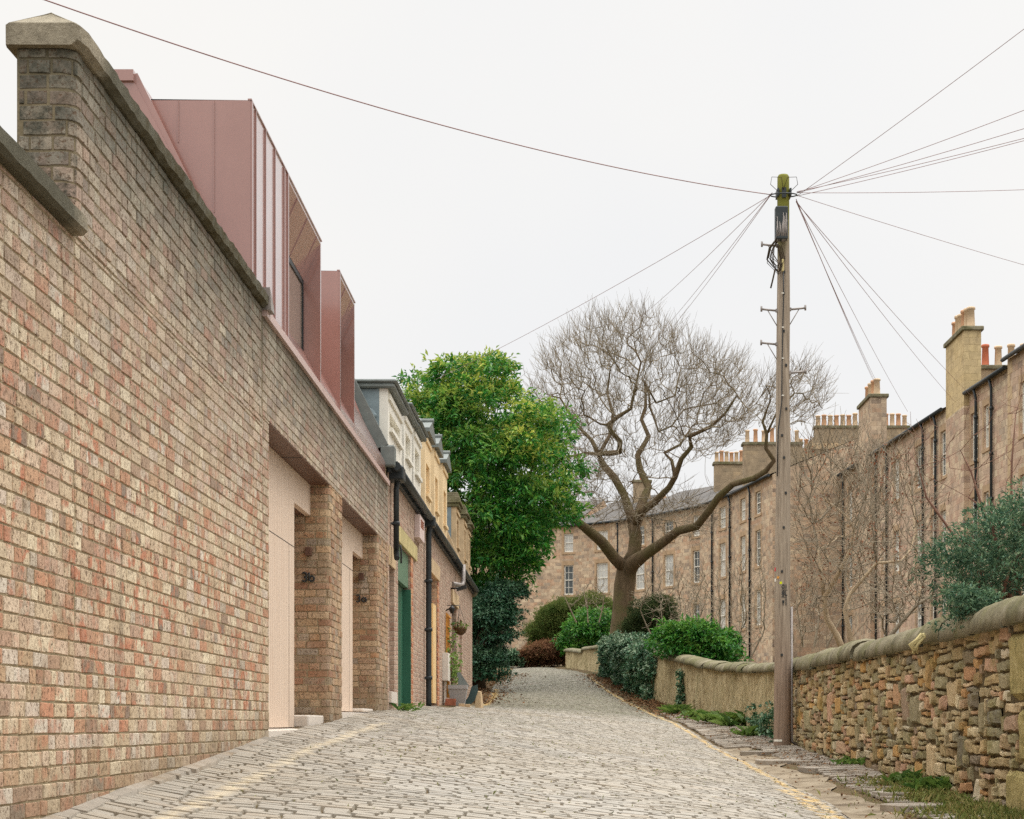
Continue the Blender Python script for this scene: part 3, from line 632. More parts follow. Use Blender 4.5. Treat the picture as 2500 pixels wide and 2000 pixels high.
mb=MB(); wallface(mb,(-2.405,28.73,0),(0,1,0),(1,0,0),.42,.0,2.67,[]); mb.quad((-2.405,28.73,0),(-2.405,28.73,2.67),(-2.6,28.73,2.67),(-2.6,28.73,0),((0,0),(0,2.67),(.2,2.67),(.2,0))); mb.build('brick_jamb',M['jamb'],A,uv=True)
mb=MB(); mb.tube([(-2.42,26.45,2.62),(-2.37,26.45,2.62),(-2.36,26.45,2.56),(-2.36,26.45,2.36)],.014,8); mb.build('lamp_bracket',M['iron'],A)
v=box_part('vent_box',M['pinkbox'],A,-2.42,-2.33,29.55,30.55,3.06,3.44)
mb=MB()
for k in range(4): mb.box(-2.331,-2.322,29.75,30.35,3.26+k*.035,3.275+k*.035)
mb.build('louvre',M['redbrick'],v)
def downpipe(par,y,z0,z1,r=.04,shoe=True,mat='iron',x=-2.31):
    mb=MB(); pts=[(x+.01,y,z1+.08),(x,y,z1),(x-.03,y,z1-.18),(x-.03,y,z0+.12)]
    if shoe: pts+=[(x-.03,y,z0+.10),(x-.01,y-.12,z0)]
    else: pts+=[(x-.03,y,z0)]
    mb.tube(pts,r,10)
    for z in np.arange(z0+.5,z1-.3,.85): mb.tube([(x-.03,y,z-.03),(x-.03,y,z+.03)],r*1.3,10); mb.box(x-.10,x+.01,y-.07,y+.07,z-.012,z+.012)
    return mb.build('downpipe',M[mat],par)
downpipe(A,25.45,2.33,3.5)
# skew stones at the party line
mb=MB(); mb.hexa([(-2.56,24.86,3.80),(-2.40,24.86,3.86),(-2.40,25.12,3.86),(-2.56,25.12,3.80),(-3.36,24.86,5.38),(-3.21,24.86,5.46),(-3.21,25.12,5.46),(-3.36,25.12,5.38)])
mb.prism([(-2.50,24.855),(-2.31,24.855),(-2.31,25.10),(-2.50,25.10)],3.56,3.85,.02); mb.build('skew_coping',M['lead'],A)
mb=MB(); extrude_y(mb,[(-2.44,3.2),(-2.44,3.62),(-2.58,3.80),(-3.35,5.36),(-5.4,5.36),(-5.4,3.2)],24.87,25.1); mb.build('party_wall',M['gable'],A)
mb=MB(); mb.box(-2.45,-2.22,25.2,25.6,3.42,3.62,.02); mb.build('hopper',M['iron'],A)
def sash(par,name,x,y0,y1,z0,z1,wood,nx=2,nz=4,mat='dglass'):
    mb=MB(); mb.box(x-.01,x,y0,y1,z0,z1); g=mb.build(name,M[mat],par)
    mb=MB(); t=.04
    for a in np.linspace(y0,y1-t,nx+1): mb.box(x,x+.03,a,a+t,z0,z1)
    for k,c in enumerate(np.linspace(z0,z1-t,nz+1)): mb.box(x+.001,x+.028 if k!=nz//2 else x+.04,y0+t,y1-t,c,c+t)
    mb.build('sash_frame',wood,g); return g
def dormer2(par,y0,y1,zt,cheek,front,cap,capstyle,zb=3.66,x=-2.45,win=(.28,.28,.55,.28),xb=-3.4):
    mb=MB(); L=y1-y0; h=(win[0],L-win[1],zb+win[2],zt-win[3])
    wallface(mb,(x,y0,0),(0,1,0),(1,0,0),L,zb,zt,[h],.13); mb.box(xb-.6,x-.14,y0+.03,y1-.03,zb,zt-.01)
    mb.quad((x,y0,zb),(x,y0,zt),(x-.14,y0,zt),(x-.14,y0,zb)); mb.quad((x,y1,zt),(x,y1,zb),(x-.14,y1,zb),(x-.14,y1,zt))
    o=mb.build('dormer',front,par)
    if cheek is not front:
        mb=MB(); mb.box(xb-.55,x-.12,y0-.012,y0+.028,zb,zt-.005); mb.build('cheek',cheek,o)
    sash(o,'window',x-.11,y0+h[0]+.01,y0+h[1]-.01,h[2]+.01,h[3]-.01,front)
    mb=MB(); mb.box(x-.02,x+.05,y0+h[0]-.06,y0+h[1]+.06,h[2]-.06,h[2]-.002); mb.build('sill',front,o); mb=MB(); mb.box(x-.01,x+.03,y0+.06,y1-.06,zt-.14,zt-.06); mb.build('head_moulding',front,o)
    mb=MB()
    if capstyle=='flat': mb.box(xb-.7,x+.10,y0-.07,y1+.07,zt,zt+.07,.02); mb.box(xb-.7,x+.14,y0-.09,y1+.09,zt+.07,zt+.12,.02)
    elif capstyle=='gable':
        for e,k in ((.10,0),): 
            a=[(y0-.07,zt),(y0-.07,zt+.07),((y0+y1)/2,zt+.30),(y1+.07,zt+.07),(y1+.07,zt)]
            i=len(mb.v); 
            for X in (xb-.7,x+.09): mb.v += [(X,yy,zz) for yy,zz in a]
            mb.face([i+4,i+3,i+2,i+1,i]); mb.face([i+5+k for k in range(5)])
            for k in range(5): mb.face((i+k,i+(k+1)%5,i+5+(k+1)%5,i+5+k))
            for X in (x+.09,): mb.tube([(xb,(y0+y1)/2,zt+.31),(x+.11,(y0+y1)/2,zt+.31)],.05,8)
    else:
        mb.box(xb-.7,x+.06,y0-.05,y1+.05,zt,zt+.09,.02)
        for k in range(5): mb.box(xb-.7,x+.10-.02*k+U(-.02,.02),y0-.09+.015*k,y1+.09-.015*k,zt+.09+k*.05,zt+.135+k*.05,.008)
    mb.build('dormer_roof',cap,o); return o
for a,b,z in ((25.35,27.55,4.72),(27.95,29.4,4.86),(29.75,31.25,4.90)):
    d=dormer2(A,a,b,z,M['leadblue'],M['white'],M['lead'],'flat')
# rose relief on the lead cheek
mb=MB(); yc=25.325
def petal(cx,cz,r,th=.02,n=14):
    mb.v_start=len(mb.v); i=len(mb.v); mb.v.append((cx,yc-th,cz))
    for k in range(n):
        q=2*math.pi*k/n; mb.v.append((cx+r*math.cos(q),yc,cz+r*.9*math.sin(q)))
    for k in range(n): mb.face((i,i+1+k,i+1+(k+1)%n),True)
petal(-2.72,4.36,.10,.04); petal(-2.72,4.37,.06,.06); petal(-2.79,4.34,.05,.04); petal(-2.65,4.34,.05,.04)
mb.tube([(-2.72,yc,4.27),(-2.71,yc-.01,4.12),(-2.70,yc,4.0)],.016,6)
for s in (-1,1):
    for k,(dx,dz) in enumerate(((.10,.10),(.13,.0))): mb.tube([(-2.71,yc,4.10+k*.05),(-2.71+s*dx*.5,yc-.012,4.11+dz*.5+k*.05),(-2.71+s*dx,yc,4.14+dz+k*.03)],[.014,.03,.004],6)
mb.build('rose_relief',M['leadblue'],A)
B=mews('stone_mews_house','stone mews house with cream garage door and three cream yellow dormers under gabled lead roofs',31.6,38.8,[(32.75,34.85,.32,2.78)],.32)
d=box_part('garage_door',M['cream'],B,-2.60,-2.52,32.76,34.84,.34,2.77)
mb=MB(); mb.box(-2.519,-2.505,32.78,34.82,2.28,2.32); mb.box(-2.519,-2.43,34.0,34.8,.4,2.28); mb.box(-2.519,-2.51,33.3,33.315,.4,2.28)
mb.build('door_leaf',M['cream'],d)
box_part('handle',M['black'],d,-2.52,-2.46,33.2,33.27,1.28,1.42)
mb=MB(); mb.box(-2.52,-2.41,32.9,34.8,.2,.33); mb.build('threshold',M['channel'],B)
box_part('lintel',M['stone'],B,-2.6,-2.385,32.5,35.3,2.785,3.06,b=.012)
mb=MB(); wallface(mb,(-2.405,34.86,0),(0,1,0),(1,0,0),.5,.1,2.78,[]); mb.quad((-2.405,34.86,0),(-2.405,34.86,2.78),(-2.6,34.86,2.78),(-2.6,34.86,0),((0,0),(0,2.78),(.2,2.78),(.2,0))); mb.build('brick_jamb',M['jamb'],B,uv=True)
downpipe(B,31.65,.31,3.52,.05,False); box_part('hopper',M['iron'],B,-2.42,-2.22,31.5,31.8,3.46,3.64,b=.02)
m_=box_part('meter_box',M['meter'],B,-2.42,-2.30,36.4,37.1,.88,1.44); box_part('meter_pipe',M['meter'],B,-2.40,-2.35,36.6,36.66,.42,.88)
for a,b,z in ((32.2,33.65,5.22),(34.55,35.85,5.30),(37.0,38.4,5.36)):
    dormer2(B,a,b,z,M['yellow'],M['yellow'],M['lead'],'gable',win=(.3,.3,.5,.5))
D=mews('stone_mews_house','end stone mews house with slate capped grey dormers, dark doorway and rounded end wall',38.8,48.6,[(39.6,41.3,.5,2.65),(42.6,43.6,1.2,2.5)],.45)
box_part('door',M['darkboard'],D,-2.61,-2.56,39.62,41.28,.5,2.64); box_part('lintel',M['stone'],D,-2.6,-2.38,39.3,41.7,2.655,2.95)
sash(D,'window',-2.59,42.62,43.58,1.22,2.48,M['white'])
for a,b,z in ((41.8,43.0,5.04),(45.0,46.1,5.14),(47.1,48.1,5.12)): dormer2(D,a,b,z,M['leadblue'],M['stone'],M['coping'],'slate',win=(.25,.25,.5,.25))
# sloping stone beside first grey dormer + grey pipe
mb=MB(); mb.hexa([(-2.40,40.2,3.70),(-2.28,40.2,3.68),(-2.28,40.5,3.68),(-2.40,40.5,3.70),(-3.0,40.2,5.0),(-2.88,40.2,5.05),(-2.88,40.5,5.05),(-3.0,40.5,5.0)]); mb.build('skew_coping',M['stone'],D)
mb=MB(); mb.tube([(-2.24,40.9,3.62),(-2.24,40.9,3.25),(-2.26,40.8,3.14),(-2.30,40.2,3.10),(-2.42,39.6,3.08)],.055,10); mb.build('waste_pipe',M['steel'],D)
# rounded end
mb=MB(); r=1.6; cx=X0-r; n=12; prev=None
for k in range(n+1):
    q=math.pi/2*k/n; p=(cx+r*math.cos(q),48.6+r*math.sin(q))
    if prev:
        mb.quad((prev[0],prev[1],0),(p[0],p[1],0),(p[0],p[1],3.5),(prev[0],prev[1],3.5),((48.6+(k-1)*.21,0),(48.6+k*.21,0),(48.6+k*.21,3.5),(48.6+(k-1)*.21,3.5)),True)
    prev=p
mb.quad((cx,48.6+r,0),(cx-5,48.6+r,0),(cx-5,48.6+r,3.5),(cx,48.6+r,3.5),((0,0),(5,0),(5,3.5),(0,3.5)))
mb.build('end_wall',M['gable'],D,uv=True)
mb=MB(); pts=[(X0+.05,48.6,3.55)]+[(cx+(r+.05)*math.cos(math.pi/2*k/n),48.6+(r+.05)*math.sin(math.pi/2*k/n),3.55-.05*k/n) for k in range(1,n+1)]; mb.tube(pts,.10,8); mb.build('eaves_coping',M['coping'],D)
mb=MB(); i=0
for k in range(n): 
    q0,q1=math.pi/2*k/n,math.pi/2*(k+1)/n; mb.poly([(cx+r*math.cos(q0),48.6+r*math.sin(q0),3.56),(cx+r*math.cos(q1),48.6+r*math.sin(q1),3.56),(cx-.8,48.6,5.4)])
mb.build('roof',M['slate'],D)
# ---- small things by the mews fronts ----
g0=G(-2.2,36.6)
pl=thing('planter','square grey plastic planter standing on the setts against the mews wall','planter',(-2.12,36.7,g0))
mb=MB()
def frustum(mb,c,a,b,z0,z1,ny=1.0):
    x,y=c; mb.hexa([(x-a,y-a*ny,z0),(x+a,y-a*ny,z0),(x+a,y+a*ny,z0),(x-a,y+a*ny,z0),(x-b,y-b*ny,z1),(x+b,y-b*ny,z1),(x+b,y+b*ny,z1),(x-b,y+b*ny,z1)])
frustum(mb,(-2.12,36.75),.135,.185,g0,g0+.34); mb.build('pot',M['planter'],pl)
mb=MB()
for (x0,x1,y0,y1) in ((-2.315,-1.925,36.55,36.58),(-2.315,-1.925,36.92,36.95),(-2.315,-2.285,36.58,36.92),(-1.955,-1.925,36.58,36.92)): mb.box(x0,x1,y0,y1,g0+.34,g0+.42)
mb.build('rim',M['planter'],pl)
mb=MB(); mb.box(-2.29,-1.95,36.58,36.92,g0+.30,g0+.36); mb.build('soil',M['earth'],pl)
mb=MB(); mb.hexa([(-2.12,36.98,g0+.36),(-1.90,36.98,g0+.40),(-1.90,37.02,g0+.40),(-2.12,37.02,g0+.36),(-2.16,37.05,g0+.68),(-2.10,37.05,g0+.70),(-2.10,37.09,g0+.70),(-2.16,37.09,g0+.68)])
tag(mb.build('plastic_lid',M['lead']),'dark blue grey plastic lid leaning behind the grey planter','lid')
mb=MB(); 
pts=[(-2.02+.20*math.cos(q)*.9+.05,0,0) for q in (0,)]
n=10; prof=[(-2.06,0.0),(-1.92,0.0),(-1.80,.10),(-1.73,.30),(-1.74,.44),(-1.86,.40),(-1.92,.2),(-2.0,.08)]
i=len(mb.v)
for yy in (37.05,37.12): mb.v+= [(x,yy+z*.12,g0+.0+z) for x,z in prof]
k8=len(prof); mb.face([i+k for k in range(k8)]); mb.face([i+k8+k for k in reversed(range(k8))])
for k in range(k8): mb.face((i+k,i+k8+k,i+k8+(k+1)%k8,i+(k+1)%k8))
tag(mb.build('curved_board',M['darkboard']),'dark green curved board leaning beside the grey planter','board')
bl=[(-2.25,36.3,0,.215),(-2.02,36.32,0,.12),(-2.24,36.3,.07,.21),(-1.90,36.34,0,.10)]
for k,(x,y,z,L) in enumerate(bl):
    mb=MB(); gz=G(x,y); mb.box(x-L/2,x+L/2,y-.05,y+.05,gz+z-.005,gz+z+.066,.006)
    tag(mb.build('loose_brick',M['redbrick'] if k in(0,2) else M['stone']),['lower red brick in front of the grey planter','small yellowish brick right of the stacked red bricks','upper red brick stacked in front of the planter','smallest yellowish brick at the planter corner'][k],'brick','loose bricks by the planter')
mb=MB(); gz=G(-1.72,37.2); mb.hexa([(-1.80,37.1,gz-.03),(-1.66,37.1,gz-.03),(-1.62,37.3,gz-.03),(-1.78,37.3,gz-.03),(-1.77,37.12,gz+.34),(-1.68,37.12,gz+.32),(-1.66,37.28,gz+.33),(-1.76,37.28,gz+.35)])
tag(mb.build('guard_stone',M['stone']),'ochre upright guard stone standing right of the dark curved board','stone')
tr=thing('garden_trellis','narrow orange timber trellis fixed to the mews wall above the planter','trellis',(-2.38,37.6,.9))
mb=MB()
for y in (37.25,37.65,38.05): mb.box(-2.40,-2.37,y-.015,y+.015,.55,2.3)
for z in np.arange(.7,2.3,.22): mb.box(-2.37,-2.345,37.2,38.1,z-.015,z+.015)
mb.build('lattice',M['trellis'],tr)
hb=thing('hanging_basket','woven hanging basket with orange and green plants on the mews wall','basket',(-2.14,38,1.95))
mb=MB(); mb.lathe([(.05,-.10),(.11,-.05),(.135,.02),(.14,.05),(.12,.05)],(-2.14,38,1.98),14); mb.build('bowl',M['basket'],hb)
mb=MB(); top=(-2.16,38,2.48)
for q in (0,2.1,4.2): mb.tube([(-2.14+.135*math.cos(q),38+.135*math.sin(q),2.03),top],.004,4)
mb.tube([(-2.42,38,2.50),(-2.16,38,2.50),(-2.15,38,2.47)],.008,6); mb.build('hanger',M['iron'],hb)
lp=thing('security_lamp','small black flood lamp on a bracket under the eaves of the end mews house','lamp',(-2.3,39.1,2.95))
mb=MB(); mb.tube([(-2.42,39.2,2.95),(-2.25,39.1,2.95)],.02,6); mb.build('bracket',M['black'],lp)
mb=MB(); mb.hexa([(-2.28,38.95,2.88),(-2.06,38.95,2.94),(-2.06,39.15,2.94),(-2.28,39.15,2.88),(-2.28,38.95,2.94),(-2.08,38.95,3.02),(-2.08,39.15,3.02),(-2.28,39.15,2.96)]); mb.build('head',M['black'],lp)
lp=thing('wall_lantern','little black lantern above the orange trellis','lamp',(-2.35,37.5,2.36))
mb=MB(); mb.tube([(-2.42,37.5,2.36),(-2.30,37.5,2.42)],.014,6); mb.build('bracket',M['black'],lp)
mb=MB(); mb.lathe([(.03,-.10),(.06,-.02),(.075,.0),(.02,.06)],(-2.29,37.5,2.40),8); mb.build('shade',M['black'],lp)
# ================= rubble wall on the right =================
def wpos(y): return float(XW(y))
T=thing('rubble_wall','random rubble sandstone wall of ochre and rust stones under heavy rounded coping stones','wall',(3.75,20,-.6))
y0w,y1w=7.4,30.6
def ztopw(y): return float(I(y,[12,20,30.6],[.80,.82,.88]))
# core
V=[];Fc=[]; yy=np.arange(y0w,y1w+.01,.5)
for k,y in enumerate(yy):
    x=wpos(y); zt=ztopw(y); zb=float(ZR(y))-.4
    V+=[(x+.034,y,zb),(x+.034,y,zt+.02),(x+.42,y,zt+.02),(x+.42,y,zb)]
    if k:
        a=4*(k-1); Fc+=[(a,a+4,a+5,a+1),(a+1,a+5,a+6,a+2),(a+2,a+6,a+7,a+3)]
n=len(V); Fc+=[(0,1,2,3),(n-1,n-2,n-3,n-4)]
np_mesh('wall_core',V,Fc,M['rubblemortar'],T)
# pack stones on a 5 cm grid
R=random.Random(21); du,dz=.088,.05; nu=int((y1w-y0w)/du); nz=int(1.95/dz); zbase=-1.02
occ=np.zeros((nu,nz),bool); stones=[]
def place(i,j,w,h,dressed=0): occ[i:i+w,j:j+h]=True; stones.append((i,j,w,h,dressed))
def at_i(y): return int((y-y0w)/du)
for (ya,yb,za,zb_) in ((13.6,14.75,.20,.78),(13.2,14.45,-.30,.18),(13.7,14.9,-.78,-.32),(12.2,13.2,-.3,.3)): # dressed quoins at the near end
    i,j=at_i(ya),int((za-zbase)/dz); w=int((yb-ya)/du); h=int((zb_-za)/dz); 
    if not occ[i:i+w,j:j+h].any(): place(i,j,w,h,1)
for _ in range(130): # large uprights and blocks
    w,h=R.choice([(5,9),(4,10),(6,8),(6,6),(3,8),(7,7),(4,7),(7,5),(3,7),(8,4),(6,4),(5,5)]); i=R.randrange(0,nu-w); j=R.randrange(2,nz-h-3)
    if not occ[max(i-1,0):i+w+1,j:j+h].any(): place(i,j,w,h)
for j in range(nz):
    i=0
    while i<nu:
        if occ[i,j]: i+=1; continue
        w,h=R.choice([(5,1),(6,2),(4,2),(5,2),(7,2),(3,2),(6,1),(4,1),(5,3),(4,3),(3,3),(8,2),(3,1),(2,2),(6,3)])
        y=y0w+i*du
        while w>1 and (i+w>nu or occ[i:i+w,j].any()): w-=1
        while h>1 and (j+h>nz or occ[i:i+w,j:j+h].any()): h-=1
        place(i,j,w,h); i+=w
Vs=[];Fs=[]; N=7; qV=[];qF=[]; rV,rF=Vs,Fs
for (i,j,w,h,dr) in stones:
    if w*h<=1: continue
    Vs,Fs=(qV,qF) if dr else (rV,rF)
    g=.003+.005*R.random(); a,b=y0w+i*du+g,y0w+(i+w)*du-g; c,e=zbase+j*dz+g*.8,zbase+(j+h)*dz-g*.8
    ym=(a+b)/2; zt=ztopw(ym)
    if c>zt-.02 or e<float(ZR(ym))-.25: continue
    e=min(e,zt+.01)
    d0=R.uniform(-.014,.024)+(.02 if dr else 0); tu,tv=R.uniform(-.06,.06),R.uniform(-.10,.10); base=len(Vs); rot=R.uniform(-.05,.05)*(0 if dr else 1)
    ck=[(R.uniform(0,.10)*(.25 if dr else 1),R.uniform(0,.14)*(.25 if dr else 1)) for _ in range(4)]
    ph=R.uniform(0,99); lu,lv=b-a,e-c; dome=R.uniform(.003,.012)
    for q in range(N):
        for p in range(N):
            s,t=p/(N-1),q/(N-1)
            # compress towards edges for a crisp arris
            s=.5-.5*math.copysign(abs(1-2*s)**.55,1-2*s) if True else s
            t=.5-.5*math.copysign(abs(1-2*t)**.55,1-2*t)
            k=(ck[0][0]*(1-s)*(1-t)-ck[1][0]*s*(1-t)+ck[2][0]*(1-s)*t-ck[3][0]*s*t); l=(ck[0][1]*(1-s)*(1-t)+ck[1][1]*s*(1-t)-ck[2][1]*(1-s)*t-ck[3][1]*s*t)
            us,vs=a+lu*(s+k*.6),c+lv*(t+l*.6)
            us+= .008*math.sin(ph+vs*31)+.004*math.sin(ph*3+vs*67); vs+=.007*math.sin(ph*2+us*27)+.004*math.sin(ph*5+us*59)+rot*(us-ym)
            edge=min(s,1-s)*lu; ed2=min(t,1-t)*lv; m=min(edge,ed2)
            out=d0+dome*(1-math.exp(-m/.02))+tu*(us-ym)+tv*(vs-(c+e)/2)+.006*math.sin(ph+us*23+vs*17)+.005*math.sin(us*61+ph*3)*math.sin(vs*53+ph)+R.uniform(-.0025,.0025)
            if p in(0,N-1) or q in(0,N-1): out-=.045
            x=wpos(us)-out*.9+.008
            Vs.append((x,us,vs))
    for q in range(N-1):
        for p in range(N-1): aa=base+q*N+p; Fs.append((aa,aa+N,aa+N+1,aa+1))
np_mesh('stonework',rV,rF,M['rubble'],T,smooth=False)
for k in range(len(qV)//49): np_mesh('quoin',qV[k*49:(k+1)*49],[[i-k*49 for i in f] for f in qF[k*36:(k+1)*36]],M['quoinst'],T,smooth=False)
def coping(par,y0,y1,zf,rx,rz,lmin,lmax,mat,xf,overlap=.0,sd=4):
    """half round coping stones, each with its own small shift"""
    R=random.Random(sd); y=y0; Vs=[];Fs=[]; m=11
    while y<y1-.05:
        L=min(R.uniform(lmin,lmax),y1-y); ox,oz=R.uniform(-.022,.022),R.uniform(-.018,.018); base=len(Vs); K=max(5,int(L/.06)); tw=R.uniform(-.012,.012); s=R.uniform(.93,1.05)
        ph=R.uniform(0,50)
        for k in range(K+1):
            t=k/K; yy=y+.009+(L-.018)*t; en=1-.11*(abs(2*t-1)**9)
            for j in range(m):
                q=math.pi*(1.04*j/(m-1)-.02); r=en*s*(1+.02*math.sin(ph+yy*5+q*3)+.012*math.sin(yy*17+q*7+ph))
                r*=1+R.uniform(-.016,.016)
                Vs.append((xf(yy)+ox+tw*(t-.5)-rx*r*math.cos(q),yy,zf(yy)+oz+rz*r*max(math.sin(q),-.05)**.8 if math.sin(q)>0 else zf(yy)+oz-.02))
        for k in range(K):
            for j in range(m-1): a=base+k*m+j; Fs.append((a,a+1,a+m+1,a+m))
            a=base+k*m; Fs.append((a,a+m,a+2*m-1,a+m-1))
        cs=len(Vs)
        for kk in (0,K):
            c0=len(Vs); Vs.append((xf(y),y+(.006 if kk==0 else L-.006),zf(y)))
            for j in range(0,m-1,2): a=base+kk*m+j; Fs.append((c0,a,a+1,a+2))
        y+=L
    Fq=[f for f in Fs]; return np_mesh('coping',Vs,Fq,mat,par,smooth=True)
coping(T,7.2,30.6,lambda y:ztopw(y)+.0,.27,.24,.9,1.5,M['coping'],lambda y:wpos(y)+.18)
# rendered stretch past the pole
def wallstrip(name,par,y0,y1,zt,mat,th=.4,step=.09,bulge=.03):
    yy=np.arange(y0,y1+.001,step); V=[];Fc=[]; m=22
    for k,y in enumerate(yy):
        # local normal
        dx=(wpos(y+.2)-wpos(y-.2))/.4; n=Vector((-1,dx,0)).normalized(); zb=float(ZR(y))-.5
        for j in range(m):
            z=zb+(zt(y)-zb)*j/(m-1); o=bulge*math.sin(y*1.7+z*2.3)+.012*math.sin(y*5.3+z*3.1)+.06*(1-j/(m-1))+U(-.011,.011)+.012*math.sin(y*13+z*9)*math.sin(z*17-y*6)
            V.append((wpos(y)+n.x*o,y+n.y*o,z))
        V.append((wpos(y)+th,y,zt(y))); V.append((wpos(y)+th,y,zb))
        if k:
            w=m+2; a=w*(k-1)
            for j in range(w-1): Fc.append((a+j,a+j+w,a+j+w+1,a+j+1))
    w=m+2; e=len(V)-w
    for j in range(0,w-3,2): Fc.append((0,j+1,j+2,j+3)); Fc.append((e,e+j+3,e+j+2,e+j+1))
    return np_mesh(name,V,Fc,mat,par,smooth=True)
T=thing('rendered_wall','streaky buff rendered wall with rounded coping curving away behind the telegraph pole','wall',(3.6,40,0))
ztr=lambda y: float(I(y,[30.6,34,40,44,47,52],[.94,1.0,1.2,1.42,1.62,1.98]))
wallstrip('wall_face',T,30.6,52,ztr,M['render'])
coping(T,30.6,52.1,lambda y:ztr(y)-.01,.28,.17,.5,1.6,M['coping'],lambda y:wpos(y)+.17,sd=9)
T=thing('far_wall','low mossy stone wall at the far bend beyond the ivy','wall',(1,70,2))
ztf=lambda y: float(I(y,[60,65,71.9,72,76,77],[2.66,2.80,2.98,2.86,3.08,3.12]))
wallstrip('wall_face',T,60,77,ztf,M['render'])
coping(T,60,77,lambda y:ztf(y)-.01,.26,.13,.9,2.2,M['coping'],lambda y:wpos(y)+.15,sd=10)
# ================= telegraph pole =================
py_=29.2; pxx=3.57; zb=G(pxx,py_)-.03
PO=thing('telegraph_pole','tall weathered timber telegraph pole with mossy green top beside the rubble wall','pole',(pxx,py_,zb))
mb=MB(); n=18; zs=np.linspace(zb-.2,8.86,46); pts=[];rad=[]
for z in zs: pts.append((pxx+.02*(z/9)+.004*math.sin(z*2),py_,z)); rad.append(.141-.005*(z+.4)+ .002*math.sin(z*3.1))
pts.append((pts[-1][0],py_,8.895)); rad.append(rad[-1]*.8)
mb.tube(pts,rad,n); mb.build('mast',M['pole'],PO)
def ry(z): return .141-.005*(z+.4)
def step_iron(side,z):
    mb=MB(); x=pxx+.02*z/9+side*ry(z); e=x+side*.25
    mb.tube([(x-side*.03,py_-.02,z),(e,py_-.02,z+.03)],.017,8); mb.tube([(e,py_-.02,z-.01),(e,py_-.02,z+.075)],.016,6)
    mb.tube([(e-side*.10,py_-.02,z+.012),(x,py_-.02,z-.24)],.008,5); mb.box(x-.02,x+.02,py_-.05,py_+.01,z-.02,z+.03)
    mb.build('step_iron',M['steel'],PO)
for s,y in ((-1,602),(-1,760),(1,757),(-1,842),(1,912)): step_iron(s,(PY-y)/150.7)
# nail plates / bolt heads
for y in (668,720,812,895,1001,1066,1120,1206,1290,1397,1470,1600):
    z=(PY-y)/150.7; mb=MB(); x=pxx+.02*z/9+U(-.04,.06); mb.box(x-.016,x+.016,py_-ry(z)-.012,py_-ry(z)+.03,z-.02,z+.02); mb.build('bolt_head',M['black'],PO)
zr_=8.60
mb=MB(); c=(pxx+.02,py_)
ringp=[(c[0]+.215*math.cos(q),c[1]+.215*math.sin(q),zr_-.03+.03*math.sin(q)) for q in np.linspace(0,2*math.pi,25)]; mb.tube(ringp,.011,6,cap=False)
for s in (-1,1): mb.box(c[0]+s*.10-.015,c[0]+s*.10+.015,py_-.13,py_+.13,zr_-.07,zr_+.05)
mb.box(c[0]-.04,c[0]+.03,py_-.125,py_-.085,zr_-.1,zr_+.06); mb.build('cable_ring',M['iron'],PO)
mb=MB(); bx=c[0]-.03; mb.box(bx-.13,bx+.07,py_-.27,py_-.10,7.79,8.32,.015); bo=mb.build('junction_box',M['iron'],PO)
mb=MB()
for k in range(14): 
    x=bx+U(-.11,.05); mb.tube([(x,py_-.275,U(8.0,8.25)),(x+U(-.02,.02),py_-.285,7.9),(x+U(-.06,.03),py_-.24,7.75)],.006,5)
mb.build('cable_tail',M['steel'],bo)
mb=MB()
for k in range(11):
    x=c[0]-.15+U(-.05,.05); a=U(-.14,-.02); mb.tube([(x+.06,py_-.2,7.83),(x+a*.6,py_-.2,7.66),(x+a*.9,py_-.18,7.45+U(-.08,.1)),(x+.06,py_-.16,7.30+U(-.08,.1)),(x+.12,py_-.14,7.5),(x+.06,py_-.2,7.7)],.006,5)
mb.tube([(c[0]-.16,py_-.18,7.32),(c[0]-.20,py_-.18,7.14),(c[0]-.23,py_-.18,7.02)],.014,5)
for s in (-1,1):
    mb.tube([(c[0]+s*.10,py_-.1,8.6),(c[0]+s*.22,py_-.08,8.72),(c[0]+s*.20,py_-.08,8.84),(c[0]+s*.05,py_-.13,8.82),(c[0]-.02,py_-.13,8.62)],.005,5)
mb.build('cable_loop',M['darkbark'],PO)
mb=MB(); mb.box(c[0]-.05,c[0]-.01,py_-.15,py_-.11,7.30,7.50,.008); mb.build('splice',M['stoneyellow'],PO)
mb=MB(); mb.tube([(c[0]-.02,py_-.135,7.3),(c[0]-.015,py_-.13,7.0),(c[0]-.04,py_-.132,5.9),(c[0]-.045,py_-.135,5.2),(c[0]-.10,py_-.115,4.75),(c[0]-.115,py_-.10,4.0)],.009,6); mb.build('down_cable',M['black'],PO)
mb=MB()
for z in (6.95,6.4,5.9,5.3): mb.box(c[0]-.045,c[0]-.01,py_-.146,py_-.12,z-.008,z+.008)
mb.build('cable_clip',M['white'],PO)
mb=MB(); mb.tube([(pxx+.145,py_-.02,1.9),(pxx+.15,py_-.02,0.0),(pxx+.155,py_-.03,-.28),(pxx+.24,py_-.02,-.36)],.024,8); mb.build('conduit',M['steel'],PO)
def plate(name,mat,x,z,w,h):
    mb=MB(); r=ry(z)+.004; th=[math.asin(max(-.98,min(.98,(xx-pxx)/r))) for xx in (x-w/2,x+w/2)]
    for a,b in zip(np.linspace(*th,4)[:-1],np.linspace(*th,4)[1:]):
        mb.quad((pxx+r*math.sin(a),py_-r*math.cos(a),z-h/2),(pxx+r*math.sin(b),py_-r*math.cos(b),z-h/2),(pxx+r*math.sin(b),py_-r*math.cos(b),z+h/2),(pxx+r*math.sin(a),py_-r*math.cos(a),z+h/2))
    return mb.build(name,M[mat],PO)
pxz=lambda px,py:((px-PX)/150.7,(PY-py)/150.7)
